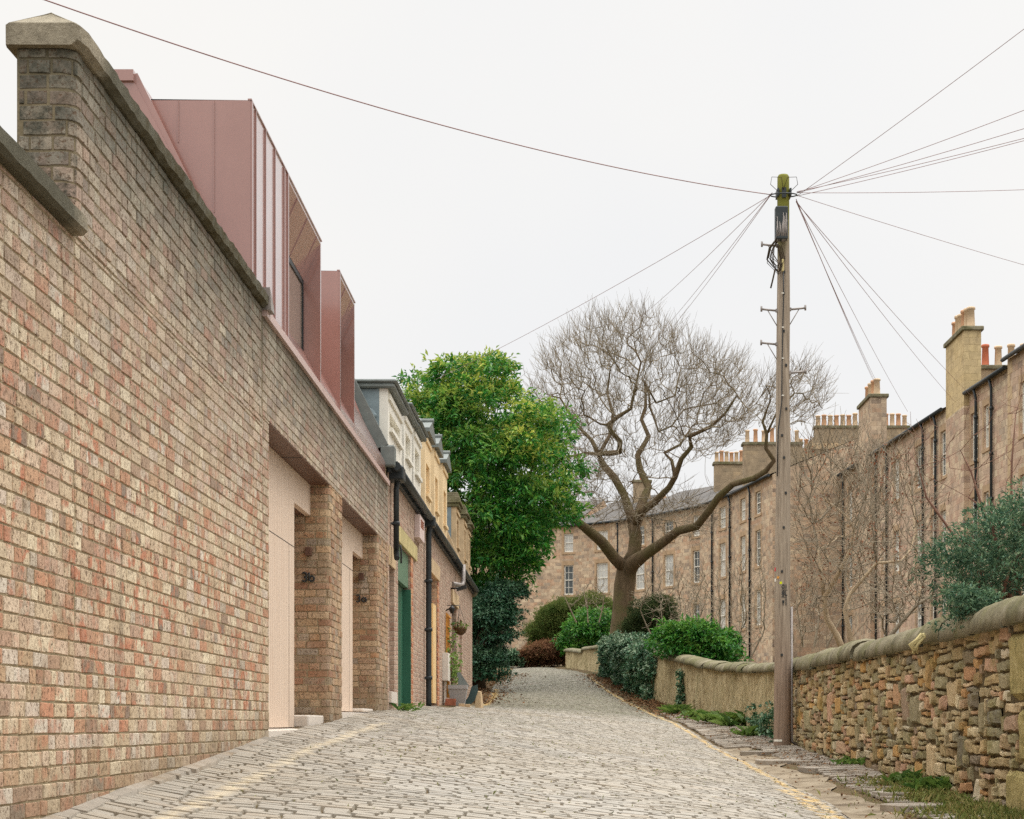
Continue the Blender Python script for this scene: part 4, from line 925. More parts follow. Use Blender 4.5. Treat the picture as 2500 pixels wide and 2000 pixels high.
for nm,mt,px,py,w,h in (('label_plate','white',1899,1808,.13,.035),('tag','lime',1906,1424.5,.038,.038),('sticker','hand_red',1891,1391,.045,.06),('sticker','hand_red',1889.5,1400,.02,.035),('sticker','white',1890,1408,.03,.045),('sticker','white',1891.5,1417,.05,.05),('sticker','trellis',1899.5,1411,.035,.04),('tag','hand_yel',1890,1434,.028,.10)):
    x,z=pxz(px,py); plate(nm,mt,x-.012,z,w,h)
# painted pole markings wrapped on the mast
def marking(txt,px,py,h):
    cu=bpy.data.curves.new('mk','FONT'); cu.body=txt; cu.size=h*1.4; cu.extrude=0; cu.offset=.003; cu.align_x='CENTER'
    ob=bpy.data.objects.new('tmp',cu); COL.objects.link(ob); bpy.context.view_layer.update()
    me=bpy.data.meshes.new_from_object(ob.evaluated_get(bpy.context.evaluated_depsgraph_get())); bpy.data.objects.remove(ob)
    x0,z0=pxz(px,py); r=ry(z0)+.006
    for v in me.vertices:
        x=x0-.012+v.co.x; a=(x-pxx)/r; a=max(-1.3,min(1.3,a)); v.co=Vector((pxx+r*math.sin(a),py_-r*math.cos(a),z0+v.co.y))
    me.materials.clear(); me.materials.append(M['black']); o=link('marking',me,PO); o['label']='black painted mark '+txt+' on the pole'
for t,py in (('01',1439),('8L',1455),('91',1467),('11',1479)): marking(t,1915,py,.072)
x,z=pxz(1915,1442); plate('marking_bar','black',x-.012,z,.10,.012)
# ---- overhead wires ----
def wire(p0,p1,sag,label,r=.008,n=24,nm='overhead_wire'):
    p0,p1=Vector(p0),Vector(p1); mb=MB()
    mb.tube([p0.lerp(p1,t)-Vector((0,0,sag*4*t*(1-t))) for t in np.linspace(0,1,n)],r,5); o=mb.build(nm,M['wire']); tag(o,label,'wire','overhead wires fanning out from the telegraph pole'); return o
rp=lambda q:(c[0]+.215*math.cos(q),c[1]+.215*math.sin(q),zr_-.02)
L0=rp(math.pi); R0=rp(0)
def ext(p0,p1,k): p0,p1=Vector(p0),Vector(p1); return p1+(p1-p0)*k
wire(L0,ext(L0,P(203,0,18.5),.15),.30,'long wire sweeping from the pole up over the roofs to the top left',.0075,40)
for q,(px,py,Y,k,l) in zip((2.9,3.3,3.5,3.6),((1090,912,52,.06,'lowest left wire running down from the pole to the evergreen tree'),(1552,778,60,.25,'second left wire descending from the pole to the bare tree crown'),(1612,808,64,.3,'third left wire dropping from the pole behind the bare tree, upper of a close pair'),(1632,805,64,.3,'steepest left wire dropping from the pole behind the bare tree, lower of a close pair'))):
    a=rp(q); wire(a,ext(a,P(px,py,Y),k),.12,l,.005)
for px,py,l,Y in ((2500,53,'steepest right wire rising from the pole to the upper right corner',24),(2500,252,'second right wire rising from the pole, above the close bundle',25),(2500,297,'third right wire rising from the pole, just under the second',25),(2500,321,'upper wire of the close pair rising rightwards from the pole',25.5),(2500,327,'lower wire of the close pair rising rightwards from the pole',26),(2500,449,'almost level wire running right from the pole top',30),(2500,635,'right wire sloping down from the pole over the chimneys',36)):
    a=(R0[0],R0[1],R0[2]+U(-.03,.05)); wire(a,ext(a,P(px,py,Y),1.3),.10,l,.0045)
for px,py,Y,l in ((2140,945,84,'leftmost wire of the fan dropping to the smaller gable chimney'),(2144,948,84,'second wire of the fan dropping to the smaller gable chimney'),(2149,950,84,'third wire of the fan dropping to the smaller gable chimney'),(2216,1005,80,'single wire dropping between the two gable chimneys'),(2330,980,73,'lower wire dropping to the tall yellow chimney'),(2390,985,72,'upper wire dropping past the tall yellow chimney')):
    a=(c[0]+.2,py_-.03,zr_-.12+U(-.05,.02)); wire(a,P(px,py,Y),.10,l,.0055)
# ================= tenements =================
WPROTO={}
def win_meshes(w,h,small=False):
    key=(round(w,2),round(h,2))
    if key in WPROTO: return WPROTO[key]
    g=MB(); g.box(-w/2+.03,w/2-.03,-.150,-.140,.03,h-.03); f=MB(); t=.055
    for a,b in ((-w/2+.004,-w/2+.075),(w/2-.075,w/2-.004)): f.box(a,b,-.158,-.09,.004,h-.004)
    f.box(-w/2+.075,w/2-.075,-.158,-.09,h-.08,h-.004); f.box(-w/2+.075,w/2-.075,-.158,-.09,.004,.09); f.box(-w/2+.075,w/2-.075,-.158,-.085,h*.5-.03,h*.5+.03)
    if not small:
        for k in (1,2): x=-w/2+w*k/3; f.box(x-.014,x+.014,-.155,-.125,.09,h-.08)
        for z in (h*.25,h*.75): f.box(-w/2+.075,w/2-.075,-.1545,-.1255,z-.014,z+.014)
    s=MB(); m=.17
    s.box(-w/2-m,-w/2-.002,-.02,.012,-.0,h); s.box(w/2+.002,w/2+m,-.02,.012,0,h); s.box(-w/2-m,w/2+m,-.02,.014,h+.002,h+.28); s.box(-w/2-m,w/2+m,-.02,.05,-.14,-.002)
    out=[]
    for b,nm,mt in ((g,'window','glass'),(f,'sash_frame','white'),(s,'stone_surround','surround')):
        me=bpy.data.meshes.new(nm); me.from_pydata(b.v,[],b.f); me.materials.append(M[mt]); me.update(); out.append(me)
    WPROTO[key]=out; return out
def add_window(par,pos,n,w,h,small=False):
    gm,fm,sm=win_meshes(w,h,small); rz=math.atan2(n[1],n[0])-math.pi/2
    o=bpy.data.objects.new('window',gm); COL.objects.link(o); o.parent=par; o.location=Vector(pos)-Vector(par.location); o.rotation_euler=(0,0,rz)
    for nm,me in (('sash_frame',fm),('stone_surround',sm)):
        k=bpy.data.objects.new(nm,me); COL.objects.link(k); k.parent=o
    return o
def pots(par,pts,h=.75,r=.15,mats_=('claypale','terracotta')):
    for k,p in enumerate(pts):
        mb=MB(); hh=h*U(.9,1.12); mb.lathe([(r*1.05,0),(r*1.0,.1),(r*.85,hh*.86),(r*1.08,hh*.88),(r*1.08,hh*.97),(r*.9,hh),(r*.6,hh-.02)],p,12); mb.build('chimney_pot',M[mats_[k%len(mats_)]],par)
def stack(par,x0,x1,y0,y1,z0,z1,mat,np_,along='x',ph=.75,pr=.15,pm=('claypale','terracotta')):
    mb=MB(); z0=float(z0)
    cs=[(x0,y0),(x1,y0),(x1,y1),(x0,y1)]
    for (ax,ay),(bx,by) in zip(cs,cs[1:]+cs[:1]):
        L=math.hypot(bx-ax,by-ay); mb.quad((ax,ay,z0),(bx,by,z0),(bx,by,z1),(ax,ay,z1),((ax+ay,z0),(ax+ay+L,z0),(ax+ay+L,z1),(ax+ay,z1)))
    mb.quad((x0,y0,z1),(x1,y0,z1),(x1,y1,z1),(x0,y1,z1))
    st=mb.build('chimney',M[mat],par,uv=True)
    mb=MB(); mb.box(x0-.10,x1+.10,y0-.10,y1+.10,z1+.002,z1+.18,.03); mb.build('chimney_cope',M['coping'],st)
    if along=='x': pts=[(x0+(x1-x0)*(k+.5)/np_,(y0+y1)/2,z1+.17) for k in range(np_)]
    else: pts=[((x0+x1)/2,y0+(y1-y0)*(k+.5)/np_,z1+.17) for k in range(np_)]
    pots(st,pts,ph,pr,pm); return st
def tenement(name,label,segs,zg,ze,mat,roofh=2.4,roofd=5.5,depth=9,dormer=False):
    """segs: list of (P0,P1,holes[(u,z,w,h,small)],pipes[u]); facade normal points to the lane"""
    T=thing(name,label,'tenement',((segs[0][0][0]+segs[-1][1][0])/2,(segs[0][0][1]+segs[-1][1][1])/2,zg))
    mb=MB(); rf=MB(); gt=MB(); u00=0
    for P0,P1,hl,pipes in segs:
        P0,P1=Vector((*P0,0)),Vector((*P1,0)); d=(P1-P0); L=d.length; d.normalize(); n=Vector((d.y,-d.x,0))
        if n.dot(Vector((0,0,0))-(P0+P1)/2)<0 : n=-n
        hol=[(max(.02,u-w/2),min(L-.02,u+w/2),z,z+h) for u,z,w,h,s in hl]
        wallface(mb,P0,d,n,L,zg,ze,hol,.17)
        for (u,z,w,h,s) in hl: p=P0+d*u; add_window(T,(p.x,p.y,z),(n.x,n.y),w,h,s)
        a,b=P0+n*.25,P1+n*.25; r0,r1=P0-n*roofd,P1-n*roofd; e0,e1=P0-n*depth,P1-n*depth
        rf.quad((a.x,a.y,ze-.02),(b.x,b.y,ze-.02),(r1.x,r1.y,ze+roofh),(r0.x,r0.y,ze+roofh)); rf.quad((r0.x,r0.y,ze+roofh),(r1.x,r1.y,ze+roofh),(e1.x,e1.y,ze),(e0.x,e0.y,ze))
        for Q,E,Rr in ((P0,e0,r0),(P1,e1,r1)):
            mb.quad((Q.x,Q.y,zg),(E.x,E.y,zg),(E.x,E.y,ze),(Q.x,Q.y,ze),((0,zg),(depth,zg),(depth,ze),(0,ze)))
            i=len(mb.v); mb.v+=[(Q.x,Q.y,ze),(E.x,E.y,ze),(Rr.x,Rr.y,ze+roofh-.02)]; mb.f.append((i,i+1,i+2)); mb.uv.append(((0,ze),(depth,ze),(depth/2,ze+roofh))); mb.sm.append(False)
        a,b=P0+n*.22,P1+n*.22; gt.tube([(a.x,a.y,ze-.03),(b.x,b.y,ze-.03)],.085,8)
        for u in pipes:
            p=P0+d*u+n*.10; dp=MB(); q=P0+d*u+n*.2; dp.tube([(q.x,q.y,ze-.05),(p.x,p.y,ze-.45),(p.x,p.y,zg)],.06,8)
            for z in np.arange(zg+1,ze-1,1.8): dp.tube([(p.x,p.y,z-.06),(p.x,p.y,z+.06)],.085,8)
            dp.build('drainpipe',M['iron'],T)
    mb.build('wall',M[mat],T,uv=True); rf.build('roof',M['slate'],T); gt.build('gutter',M['iron'],T)
    return T
def ray_u(px,P0,P1):
    k=(px-PX)/F; (x0,y0),(x1,y1)=P0,P1; t=(k*y0-x0)/((x1-x0)-k*(y1-y0)); return t*math.hypot(x1-x0,y1-y0)
PL=[(-13,128.6),(-3.5,126.5),(0.8,124.6),(3.6,122.2),(6.2,118.3),(8.7,113.8),(10.2,107.8),(11.6,99.3)]
def cres(i,cols,pipes,rows):
    P0,P1=PL[i],PL[i+1]; hl=[]
    for px,w,which in cols:
        u=ray_u(px,P0,P1)
        for k in which: z,h=rows[k]; hl.append((u,z,w,h,False))
    return (P0,P1,hl,[ray_u(p,P0,P1) for p in pipes])
RW=[(11.9,1.3),(8.95,2.05),(5.6,2.0),(2.4,1.9)]
c0=cres(0,[],[],RW); u_=ray_u(1281,PL[0],PL[1]); c0[2].extend([(u_,6.3,.95,2.05,False),(u_,2.6,.95,2.05,False)])
tenement('stone_tenement','far stone tenement facing down the lane, its lower window visible left of the bare tree',[c0,cres(1,[(1392,.95,(0,1,2))],[],RW)],0,13.75,'tenement')
tenement('stone_tenement','middle stone tenement directly behind the bare tree trunk',[cres(2,[(1470,1.0,(0,1,2))],[1510],RW),cres(3,[(1562,1.05,(0,1,2))],[1596],RW)],0,13.75,'tenement')
tc_=tenement('stone_tenement','tenement bending towards the lane between the bare tree and the telegraph pole',[cres(4,[(1633,1.1,(0,1,2)),(1703,1.1,(0,1,2))],[],RW),cres(5,[(1764,1.15,(0,1,2))],[1741.5,1785],RW),cres(6,[(1814,1.15,(0,1,2)),(1851,1.1,(0,1,2))],[1834],RW)],0,13.75,'tenement')
stack(tc_,5.0,6.2,126,126.8,12,16.9,'gable',1,'x',.7,.14,('redclay',)); stack(tc_,10.0,11.95,118,118.8,12,17.0,'gable',6,'x',.75,.14); stack(tc_,11.3,14.9,112,112.8,10,17.35,'gable',7,'x',.85,.14)
rl=lambda y:17.3-(y-70.7)*.0611
def row_seg(ya,yb,cols,pipes,rows,off=0):
    P0,P1=(rl(ya)-off,ya),(rl(yb)-off,yb); hl=[]
    for px,w,small in cols:
        u=ray_u(px,P0,P1)
        for z,h in rows: hl.append((u,z+(.25 if small else 0),w,h-(.25 if small else 0),small))
    return (P0,P1,hl,[ray_u(p,P0,P1) for p in pipes])
RR=[(10.9,2.0),(7.4,2.0),(3.9,2.0),(.4,2.0)]
t1=tenement('row_tenement','farthest tenement of the straight row, behind the pale bare tree',[row_seg(95.7,112.5,[(2009,1.05,False),(2043,1.05,False),(2076,1.05,False)],[1985,2062],RR)],-1,13.8,'tenement')
stack(t1,rl(94)-.0-.12,rl(94)+.72,92.1,95.7,-1,16.7,'tenement',4,'y',.95,.17); 
mb=MB(); wallface(mb,(11.3,113.2,0),(1,0,0),(0,-1,0),5.0,0,13.6,[]); mb.build('return_wall',M['ashlar'],t1,uv=True)
t2=tenement('row_tenement','middle tenement of the straight row, between the two gable chimneys',[row_seg(78.85,92.1,[(2157,.55,True),(2189,1.05,False),(2243,1.05,False),(2277,.55,True),(2304,1.0,False)],[2143,2169,2258,2289],RR)],-1,13.8,'tenement2')
stack(t2,rl(77)-.12,rl(77)+.60,75.3,78.85,13.3,16.45,'ashlar',6,'y',.95,.17,('claypale','claypale','terracotta'))
mb=MB(); wallface(mb,(rl(77)-.125,75.3,0),(0,1,0),(-1,0,0),3.55,-1,13.31,[]); wallface(mb,(rl(77)-.125,75.3,0),(1,0,0),(0,-1,0),.7,-1,13.31,[]); mb.build('chimney_breast',M['tenement2'],t2,uv=True)
t3=tenement('row_tenement','narrow tenement of the row with two drainpipes, right of the tall yellow chimney',[row_seg(69.8,75.3,[(2379,1.0,False),(2408,.7,True)],[2388,2426],RR)],-1,13.85,'tenement2')
stack(t3,18.6,20.9,80,80.8,12,15.75,'gable',4,'x',1.0,.17,('redclay','claypale','claypale','claypale'))
t4=tenement('row_tenement','nearest tenement at the right edge of the photo with pale dressed quoins',[row_seg(52,69.7,[(2503,1.2,False),(2600,1.2,False)],[],RR,.12)],-1,14.1,'tenement2')
mb=MB()
for k in range(30): 
    w=.55 if k%2 else .32; P_=(rl(69.7)-.125); mb.hexa([(rl(69.69)-.132,69.69,-1+k*.5),(rl(69.69-w)-.132,69.69-w,-1+k*.5),(rl(69.69-w)+.1,69.69-w,-1+k*.5),(rl(69.69)+.1,69.69,-1+k*.5),(rl(69.69)-.132,69.69,-.52+k*.5),(rl(69.69-w)-.132,69.69-w,-.52+k*.5),(rl(69.69-w)+.1,69.69-w,-.52+k*.5),(rl(69.69)+.1,69.69,-.52+k*.5)])
mb.build('quoin',M['stone'],t4)
# big gable stack behind the row
T=thing('gable_house','tall grey rubble gable behind the row carrying a long line of buff chimney pots','house',(21,128,0))
mb=MB(); wallface(mb,(15.8,125.9,0),(1,0,0),(0,-1,0),10.4,0,18.2,[]); mb.quad((15.8,125.9,18.2),(17.7,125.9,20.2),(24.2,125.9,20.2),(26.2,125.9,18.2),((0,18.2),(1.9,20.2),(8.4,20.2),(10.4,18.2)))
mb.box(15.8,26.2,125.95,134,0,18.1); mb.build('gable_wall',M['gable'],T,uv=True)
mb=MB(); mb.box(17.4,24.5,125.7,126.7,19.2,19.6); mb.build('string_course',M['stone'],T)
stack(T,17.7,24.2,125.75,126.6,19.6,20.65,'gable',15,'x',.85,.17)
stack(T,16.8,17.6,128,128.8,18,19.3,'gable',2,'x',.8,.16)
# ================= vegetation =================
def leaves(name,mat,parent,Pc,Dr,Nm,size,width=.38,tip=None,curl=.18):
    """N folded leaves: centre base Pc, direction Dr, approx normal Nm"""
    Pc=np.asarray(Pc,float); Dr=np.asarray(Dr,float); Nm=np.asarray(Nm,float)
    Dr/=np.linalg.norm(Dr,axis=1)[:,None]+1e-9; Sd=np.cross(Dr,Nm); Sd/=np.linalg.norm(Sd,axis=1)[:,None]+1e-9; Nn=np.cross(Sd,Dr)
    n=len(Pc); s=np.broadcast_to(np.asarray(size,float),(n,))[:,None]
    base=Pc; tipp=Pc+Dr*s-Nn*s*curl; mid=Pc+Dr*s*.48; l=mid+Sd*s*width*.5+Nn*s*.07; r=mid-Sd*s*width*.5+Nn*s*.07
    V=np.stack([base,l,tipp,r],1).reshape(-1,3); i=np.arange(n)[:,None]*4
    Fc=np.concatenate([i+np.array([[0,2,1]]),i+np.array([[0,3,2]])],0).astype(np.int32)
    at={'tip':np.repeat(np.zeros(n) if tip is None else tip,4)}
    return np_mesh(name,V,Fc,mat,parent,at)
def sph(n):
    v=rng.normal(size=(n,3)); return v/np.linalg.norm(v,axis=1)[:,None]
def clumps(Cs,rs,per,size,droop=.25,tipz=0.,zsq=.8,tipfrac=.5,fill=.35,sizevar=.3,rosette=6):
    """leaf shells around clump centres; leaves grow in rosettes at shoot ends"""
    Pc=[];Dr=[];Nm=[];Sz=[];Tp=[]
    allC=np.asarray(Cs)
    for c,r in zip(Cs,rs):
        k=max(4,int(per*r*r)); m=max(1,k//rosette); d=sph(m); d[:,2]=np.abs(d[:,2])*.9+d[:,2]*.1; d[:,2]-=.25*(rng.random(m)<.4); d/=np.linalg.norm(d,axis=1)[:,None]
        rad=r*(1-fill*rng.random(m)**2)*np.where(rng.random(m)<.17,1+.6*rng.random(m),1); sh=np.asarray(c)+d*rad[:,None]*np.array([1,1,zsq])
        p=np.repeat(sh,rosette,0)+rng.normal(size=(m*rosette,3))*size*.35; dd=np.repeat(d,rosette,0)+rng.normal(size=(m*rosette,3))*.75; dd[:,2]-=droop
        nn=np.repeat(d,rosette,0)*.6+np.array([0,0,.8])+rng.normal(size=(m*rosette,3))*.35
        Pc.append(p);Dr.append(dd);Nm.append(nn);Sz.append(size*(1+sizevar*rng.normal(size=m*rosette)).clip(.4,1.7))
        up=np.repeat(((d[:,2]>.25)&(rad>r*.86)),rosette); Tp.append(np.where(up,rng.random(m*rosette)*tipfrac,0))
    return np.concatenate(Pc),np.concatenate(Dr),np.concatenate(Nm),np.concatenate(Sz),np.concatenate(Tp)
def inpoly(px,py,poly):
    c=False; j=len(poly)-1
    for i in range(len(poly)):
        xi,yi=poly[i]; xj,yj=poly[j]
        if (yi>py)!=(yj>py) and px<(xj-xi)*(py-yi)/(yj-yi)+xi: c=not c
        j=i
    return c
def silhouette(poly,n,Y,depth,shell=0.,R=random):
    """points filling a rounded volume whose outline, seen from the lane, is the surveyed outline"""
    xs=[p[0] for p in poly]; ys_=[p[1] for p in poly]; out=[]; cx,cy=sum(xs)/len(xs),sum(ys_)/len(ys_); rx=(max(xs)-min(xs))/2; ryy=(max(ys_)-min(ys_))/2
    while len(out)<n:
        px,py=R.uniform(min(xs),max(xs)),R.uniform(min(ys_),max(ys_))
        if not inpoly(px,py,poly): continue
        q=((px-cx)/rx)**2+((py-cy)/ryy)**2; h=depth*math.sqrt(max(.05,1-min(q,1)*.9)); t=R.uniform(-1,1)
        if R.random()<shell: t=math.copysign(1-.25*R.random(),t)
        out.append(P(px,py,Y+h*t))
    return out
def bush(name,label,cat,mat,poly,n,Y,depth,r,per,size,base,trunkmat='darkbark',shell=.7,leafname='foliage',group=None,width=.4,**kw):
    T=thing(name,label,cat,base,group); Cs=silhouette(poly,n,Y,depth,shell); rs=[U(r*.7,r*1.25) for _ in Cs]
    tg=kw.pop('tipgrad',0)
    p,d,nn,s,t=clumps(Cs,rs,per,size,**kw)
    if tg: zz=(p[:,2]-p[:,2].min())/np.ptp(p[:,2]); t=t*np.clip(zz*1.6-.35+.35*np.sin(p[:,0]*1.7+p[:,2]*1.1),0,1)
    leaves(leafname,M[mat],T,p,d,nn,s,width,t)
    mb=MB(); b=Vector(base)
    for c in random.sample(Cs,min(len(Cs),22)):
        m=(b+c)/2+Vector((U(-.2,.2),U(-.2,.2),U(.0,.3))); mb.tube([b+Vector((U(-.06,.06),U(-.06,.06),0)),m,c],[.05,.03,.012],5)
    mb.build('stems',M[trunkmat],T); return T
# --- space colonisation for bare trees
def grow(nodes,parents,att,D=.4,kill=.6,infl=4.,maxn=9000,up=.0,wob=.25,rs=3):
    g=np.random.default_rng(rs); N=[np.array(p,float) for p in nodes]; Pa=list(parents); A=np.array(att,float)
    near=np.full(len(A),1e9); who=np.zeros(len(A),int); done=0
    for it in range(140):
        new=np.array(N[done:]); 
        if len(new)==0: break
        for k in range(0,len(new),400):
            dm=np.linalg.norm(A[:,None]-new[None,k:k+400],axis=2); j=dm.argmin(1); m=dm[np.arange(len(A)),j]; b=m<near; near[b]=m[b]; who[b]=done+k+j[b]
        done=len(N); keep=near>kill; A,near,who=A[keep],near[keep],who[keep]
        if len(A)==0 or len(N)>maxn: break
        act=near<infl*(3 if it<4 else 1)
        if not act.any(): act=near<=near.min()+.5
        ids=np.unique(who[act]); 
        for i in ids:
            v=(A[act&(who==i)]-N[i]); v=(v/np.linalg.norm(v,axis=1)[:,None]).mean(0)+g.normal(size=3)*wob+np.array([0,0,up]); L=np.linalg.norm(v)
            if L<1e-6: continue
            N.append(N[i]+v/L*D*g.uniform(.8,1.15)); Pa.append(int(i))
    print('GROW',len(N),len(A)); return N,Pa
def tree_mesh(N,Pa,rtip,expo,fixed=None,rmax=.5,twigs=0,tl=.8,tr=.006,updir=.35,rs=5,out_c=None):
    """returns (thick MB, thin MB)"""
    R=random.Random(rs); n=len(N); ch=[[] for _ in range(n)]
    for i,p in enumerate(Pa):
        if p>=0: ch[p].append(i)
    rad=[0.]*n
    for i in reversed(range(n)):
        s=sum(rad[c]**expo for c in ch[i]); rad[i]=(s**(1/expo)) if s>0 else rtip
        rad[i]=min(rad[i],rmax)
    if fixed:
        for i,r in fixed.items(): rad[i]=r
    for i in range(n):
        if Pa[i]>=0: rad[i]=min(rad[i],rad[Pa[i]]*1.0)
    big,thin=MB(),MB(); stack_=[(0,None)]; tips=[]
    roots=[i for i in range(n) if Pa[i]<0]
    st=[(r,None) for r in roots]
    while st:
        i,pr=st.pop(); chain=[pr] if pr is not None else []
        while True:
            chain.append(i)
            if not ch[i]: tips.append(i); break
            m=max(ch[i],key=lambda c:rad[c])
            for c in ch[i]:
                if c!=m: st.append((c,i))
            i=m
        if len(chain)<2: continue
        pts=[N[k] for k in chain]; rr=[rad[k] for k in chain]
        if pr is not None: rr[0]=min(rr[0],rr[1]*1.15)
        # light smoothing
        q=[pts[0]]+[(pts[k-1]*.25+pts[k]*.5+pts[k+1]*.25) for k in range(1,len(pts)-1)]+[pts[-1]] if len(pts)>2 and fixed is None else pts
        sd=10 if rr[0]>.12 else 6 if rr[0]>.04 else 4 if rr[0]>.018 else 3
        (big if rr[0]>.035 else thin).tube(q,rr,sd,cap=(rr[0]>.035),smooth=True,rough=.045 if rr[0]>.1 else .02)
    cen=np.mean(N,axis=0) if out_c is None else np.array(out_c)
    cand=tips+[i for i in range(n) if rad[i]<rtip*2.6 and ch[i] and R.random()<.6]
    for i in cand:
        for _ in range(twigs):
            o=N[i]-cen; o/=np.linalg.norm(o)+1e-9; d=o*.8+np.array([R.gauss(0,.55),R.gauss(0,.55),R.gauss(updir,.45)]); d/=np.linalg.norm(d); L=tl*R.uniform(.4,1.2)
            p0=N[i]; p1=p0+d*L*.5; d2=d+np.array([R.gauss(0,.25),R.gauss(0,.25),R.uniform(.0,.5)]); d2/=np.linalg.norm(d2); p2=p1+d2*L*.5
            thin.tube([p0,p1,p2],[tr*1.25,tr,tr*.55],3,cap=False)
            if R.random()<.5:
                d3=d+np.array([R.gauss(0,.6),R.gauss(0,.6),R.gauss(.2,.3)]); d3/=np.linalg.norm(d3); thin.tube([p1,p1+d3*L*.4],[tr*.9,tr*.5],3,cap=False)
    return big,thin,tips
def limbs(spec):
    """spec: list of (parent_name|None, name, [(px,py,Y,r)...]) -> nodes, parents, fixed radii"""
    N=[];Pa=[];fx={};last={}
    for par,nm,pts in spec:
        prev=last[par] if par else -1
        pp=None if prev<0 else np.array(N[prev])
        for k,(px,py,Y,r) in enumerate(pts):
            q=np.array(P(px,py,Y)); 
            if prev>=0:
                a=np.array(N[prev]); L=np.linalg.norm(q-a); m=max(1,int(L/.5)); r0=fx[prev]
                for s in range(1,m+1):
                    t=s/m; N.append(a+(q-a)*t+rng.normal(size=3)*(.03 if s<m else 0)); Pa.append(prev if s==1 else len(N)-2); fx[len(N)-1]=r0+(r-r0)*t
                    
                prev=len(N)-1
            else:
                N.append(q); Pa.append(-1); fx[len(N)-1]=r; prev=len(N)-1
        last[nm]=prev
    return N,Pa,fx
# ---- the big bare tree ----
Y=66
spec=[(None,'t0',[(1515,1600,Y,.62),(1516,1550,Y,.45),(1519,1490,Y,.385),(1524,1430,Y,.37),(1530,1390,Y,.37)]),
 ('t0','A',[(1500,1362,Y-.4,.23),(1468,1322,Y-.9,.19),(1432,1292,Y-1.5,.16),(1395,1262,Y-2.2,.12),(1362,1235,Y-2.8,.085),(1335,1195,Y-3.2,.06)]),
 ('t0','B',[(1549,1352,Y,.27),(1553,1312,Y,.24),(1548,1285,Y,.23)]),
 ('B','B1',[(1536,1246,Y+.3,.17),(1524,1208,Y+.4,.15),(1500,1166,Y+.4,.14),(1474,1136,Y+1,.12),(1462,1110,Y+1.2,.10)]),
 ('B1','B1a',[(1444,1074,Y+1.6,.08),(1418,1048,Y+2,.065),(1392,1012,Y+2.3,.05),(1368,972,Y+2.5,.035)]),('B1','B1b',[(1432,1106,Y+1.3,.055),(1388,1116,Y+1.3,.04),(1350,1100,Y+1.2,.03)]),
 ('B1','B1c',[(1488,1064,Y+1.6,.075),(1497,1012,Y+1.9,.06),(1482,960,Y+2.1,.045),(1490,900,Y+2.2,.03)]),
 ('B1','B1d',[(1512,1104,Y-.2,.11),(1514,1078,Y-.5,.10),(1494,1056,Y-.7,.09),(1484,1038,Y-.8,.085),(1508,1018,Y-.9,.075),(1540,998,Y-1.1,.06),(1548,960,Y-1.2,.05),(1560,905,Y-1.3,.035)]),
 ('B','B2',[(1562,1252,Y-.4,.15),(1598,1226,Y-.8,.13),(1633,1190,Y-1,.11),(1648,1164,Y-1.3,.10)]),
 ('B2','B2a',[(1664,1120,Y-1.5,.09),(1688,1092,Y-1.8,.085),(1683,1066,Y-2,.075),(1735,1042,Y-2.4,.06),(1770,1010,Y-2.7,.045),(1800,965,Y-3,.03)]),('B2a','B2c',[(1826,1000,Y-3.2,.02)]),('B2','B2b',[(1640,1124,Y-1,.06),(1622,1106,Y-1,.055),(1660,1086,Y-.6,.045),(1690,1040,Y-.3,.03)]),
 ('B','B3',[(1583,1190,Y+.9,.14),(1562,1146,Y+1.2,.125),(1557,1112,Y+1.3,.11),(1584,1066,Y+1.7,.09),(1566,1024,Y+1.9,.07),(1576,994,Y+2,.06),(1572,930,Y+2.2,.04)]),('B3','B3a',[(1602,984,Y+2.3,.045),(1648,966,Y+2.6,.035),(1662,900,Y+2.8,.025)]),
 ('B3','B3b',[(1608,1054,Y+2,.055),(1640,1040,Y+2.2,.045),(1668,1002,Y+2.4,.035)]),
 ('t0','D',[(1572,1356,Y-.8,.21),(1612,1330,Y-1.2,.18),(1655,1297,Y-1.8,.16),(1700,1286,Y-2.4,.145),(1733,1244,Y-3,.13),(1755,1212,Y-3.3,.12),(1790,1182,Y-3.8,.11),(1840,1168,Y-4.4,.10),(1870,1150,Y-4.8,.095),(1890,1125,Y-5,.085),(1870,1095,Y-5.2,.07),(1872,1060,Y-5.3,.055)]),
 ('D','D2',[(1862,1030,Y-5.4,.045),(1880,980,Y-5.5,.03)]),('D','D3',[(1895,1010,Y-5.4,.035),(1940,960,Y-5.6,.025)])]
N0,P0_,fx=limbs(spec)
crown=[(1282,1100),(1284,960),(1318,890),(1362,835),(1420,795),(1500,768),(1570,762),(1625,790),(1685,832),(1745,855),(1803,880),(1840,940),(1838,1040),(1795,1090),(1740,1120),(1660,1150),(1600,1180),(1540,1190),(1460,1180),(1400,1185),(1330,1150)]
R_=random.Random(3); att=[]
for q in silhouette(crown,9000,Y,5.4,.25,R_):
    px=PX+q.x/q.y*F; py=PY-q.z/q.y*F; r=math.hypot((px-1560)/280,(py-1060)/290)
    gap=math.sin(q.x*1.05+1)+math.sin(q.z*.95+q.x*.5)+math.sin(q.y*.9+q.z*.6+2)
    if R_.random()<(.30+.5*min(r,1.1))*(1 if gap>-.35 else .22): att.append(q)
sec=[(1850,920),(1885,895),(1900,930),(1960,880),(2010,930),(2025,985),(1990,1040),(1930,1050),(1860,1040),(1845,980)]
att+=silhouette(sec,800,Y-5,2.6,.3,random.Random(4))
low=[(1340,1100),(1430,1110),(1480,1200),(1560,1230),(1680,1200),(1760,1260),(1700,1330),(1560,1300),(1420,1240),(1340,1180)]
att+=silhouette(low,800,Y,4,.3,random.Random(5))
N,Pa=grow(N0,P0_,[tuple(a) for a in att],D=.32,kill=.40,infl=3.0,maxn=9000,up=.10,wob=.30)
